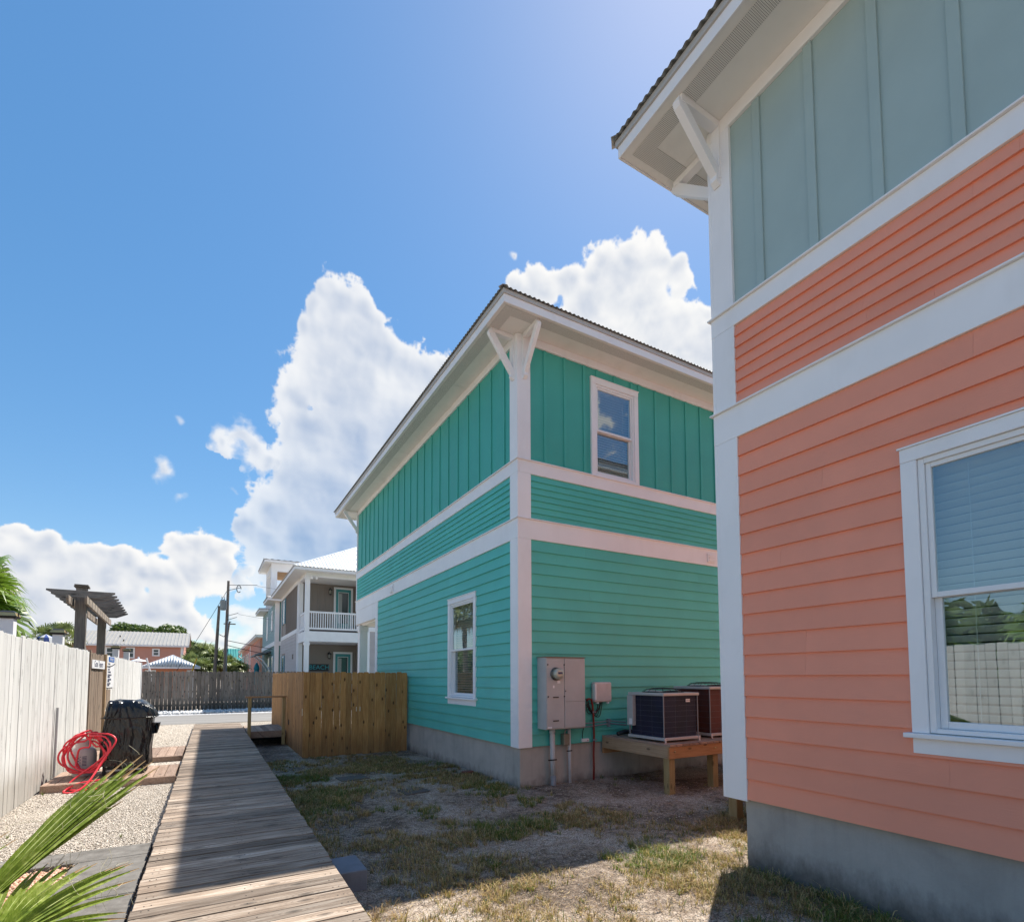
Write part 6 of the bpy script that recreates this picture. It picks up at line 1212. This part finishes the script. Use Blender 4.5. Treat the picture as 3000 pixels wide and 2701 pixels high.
pb = thing('palm_plant', (-1.2, 2.7, .2), 'stub of the low fan palm that the near fronds grow from', 'plant')
MB().tube([(-1.25, 2.2, .2), (-1.2, 2.3, .45)], [.12, .09], 10).build('stem', BARK, pb)
for h in (FA_HUB, FB_HUB, [-1.25, 3.1, .7]): MB().tube([(-1.2, 2.3, .45), ((h[0] - 1.2) / 2, (h[1] + 2.3) / 2 - .05, (h[2] + .45) / 2 + .06), tuple(h)], [.02, .014, .010], 8).build('leaf_stalk', FR, pb)

# ------------------------------------------------------------ grass of the yard
def grass(name, n, region, mats, seed, hmin, hmax, mask, wid=.0032, pm=(.5, .3, .2)):
    rg = np.random.default_rng(seed); B_ = 22; nt = n // B_
    x = rg.uniform(region[0], region[1], nt * 3); y = rg.uniform(region[2], region[3], nt * 3)
    k = rg.random(len(x)) < mask(x, y); x, y = x[k][:nt], y[k][:nt]
    ts = np.repeat(rg.uniform(.35, 1.25, len(x)), B_); rx = rg.normal(0, .030, len(x) * B_) * ts; ry = rg.normal(0, .030, len(x) * B_) * ts; x = np.repeat(x, B_) + rx; y = np.repeat(y, B_) + ry; m = len(x)
    ok = (x < 4.54) | ((y > 3.55) & (y < 7.74)); ok &= (x > .93); x, y = x[ok], y[ok]; m = len(x); ts = ts[ok]; rx = rx[ok]; ry = ry[ok]
    z = gh(x, y) - .004; a = np.arctan2(ry, rx) + rg.normal(0, .7, m); h = rg.uniform(hmin, hmax, m) * rg.uniform(.6, 1, m) * (.45 + .65 * ts); lean = rg.uniform(.2, 1.6, m) * h; w = wid * rg.uniform(.6, 1.4, m)
    dx, dy = np.cos(a), np.sin(a); b = a + rg.normal(0, .8, m); ex_, ey_ = np.cos(b), np.sin(b)
    B = np.stack([x, y, z], -1); S = np.stack([-dy * w, dx * w, 0 * w], -1)
    Md = B + np.stack([dx * lean * .35, dy * lean * .35, h * .62], -1); T = Md + np.stack([ex_ * lean * .65, ey_ * lean * .65, h * .30 - lean * .12], -1)
    V = np.stack([B - S, B + S, Md - S * .8, Md + S * .8, T], 1).reshape(-1, 3); q = np.arange(m)[:, None] * 5
    F3 = np.concatenate([q + np.array([[0, 1, 3]]), q + np.array([[0, 3, 2]]), q + np.array([[2, 3, 4]])], 0)
    mi = rg.choice(len(mats), m, p=pm[:len(mats)]) if len(mats) > 1 else np.zeros(m, int); mi = np.concatenate([mi, mi, mi])
    me = np_mesh(name, V, F3, mi); return tag(link(name, me, mats), kind='stuff')
def gm(name, c): 
    m = leafmat(name, tuple(x * .6 for x in c), c, tuple(min(1, x * 1.5) for x in c), 9, .6, .3); return m
GG, GY_, GB = gm('green_grass_blade', (.13, .17, .03)), gm('straw_grass_blade', (.56, .40, .18)), gm('brown_grass_blade', (.28, .165, .075))
pn = lambda x, y, s, k: nz2(x, y, s, k) * .5 + .5
def mk_dry(x, y):
    p = pn(x, y, .9, 21) * .6 + pn(x, y, 2.7, 22) * .4; sandy = sst((x - 4.6) / .5) * sst((y - 4.6) / .6) + .75 * sst((pn(x, y, 1.6, 31) - .60) / .1) + sst((.42 - np.abs(y - 7.4)) / .2) * (x > 4.4)
    return np.clip((p - .40) * 4.2, 0, 1) * .62 * np.clip(1 - sandy, .03, 1) * (.35 + .65 * sst((12.6 - y) / 3))
def mk_green(x, y): return np.clip((pn(x, y, 1.25, 25) * .75 + pn(x, y, 3.9, 26) * .25 - .575) * 6, 0, 1) * (1 - .96 * sst((x - 4.7) / .5) * sst((y - 4.4) / .7))
grass('dry_grass', 190000, (.93, 7.5, 1.3, 9), [GY_, GB, GG], 61, .03, .10, mk_dry, .0026, (.50, .38, .12))
grass('dry_grass', 50000, (.93, 4.5, 9, 13.4), [GB, GY_, GG], 62, .04, .10, mk_dry, .004, (.52, .30, .18))
grass('green_grass', 90000, (.93, 7.0, 1.3, 9), [GG, GY_], 63, .04, .12, mk_green, .0030, (.74, .26))
grass('green_grass', 26000, (.93, 4.5, 9, 13.4), [GG, GB], 64, .04, .12, mk_green, .004, (.8, .2))
# fallen straw and dead leaves lying on the soil
rgl = np.random.default_rng(77); n = 80000
x = rgl.uniform(.93, 8.0, n); y = rgl.uniform(1.5, 16, n); ok = ((x < 4.5) | ((y > 3.5) & (y < 7.7))) & ~((x > 1.9) & (y > 13.4)); x, y = x[ok], y[ok]; n = len(x)
a = rgl.uniform(0, 6.283, n); l = rgl.uniform(.008, .035, n); w = rgl.uniform(.0008, .0035, n); z = gh(x, y) + rgl.uniform(.003, .012, n); dz = rgl.normal(0, .005, n)
V = np.stack([np.stack([x - np.cos(a) * l, y - np.sin(a) * l, z], -1), np.stack([x + np.sin(a) * w, y - np.cos(a) * w, z + .002], -1), np.stack([x + np.cos(a) * l, y + np.sin(a) * l, z + dz], -1), np.stack([x - np.sin(a) * w, y + np.cos(a) * w, z + .003], -1)], 1).reshape(-1, 3)
tag(link('plant_litter', np_mesh('plant_litter', V, np.arange(n * 4).reshape(-1, 4), rgl.choice(3, n, p=(.35, .47, .18))), [GB, gm('dark_litter', (.045, .032, .022)), GY_]), kind='stuff')
scatter_pebbles('yard_pebbles', 5200, (.95, 4.45, 2.0, 13.3), lambda x, y: gh(x, y), .003, .010, GRAVP, 9, None, .6)
scatter_pebbles('yard_pebbles', 1700, (4.6, 8.5, 3.8, 7.6), lambda x, y: gh(x, y), .004, .014, GRAVP, 10, None, .6)
# shell crumbs along the gravel edge on the walk side, sprigs of weed in the gravel
for i, (x, y) in enumerate(((-1.98, 9.7), (-1.2, 8.1), (-.75, 6.75), (-1.75, 7.3))):
    V = []; Fc = []
    for k in range(14):
        a = rr.uniform(0, 6.28); h = rr.uniform(.04, .12 if i == 0 else .06); b = len(V); d = (math.cos(a), math.sin(a)); V += [(x - d[1] * .004, y + d[0] * .004, .225), (x + d[1] * .004, y - d[0] * .004, .225), (x + d[0] * h * .5, y + d[1] * h * .5, .225 + h)]; Fc.append((b, b + 1, b + 2))
    mb = MB(); mb.add(V, Fc); o = mb.build('weed', GG, fix=False); tag(o, ['little grass weed at the foot of the white fence beside the pad', 'tiny weed sprouting in the middle of the gravel', 'tiny weed in the gravel just beyond the slab', 'tiny weed in the gravel nearer the white fence'][i], 'weed')
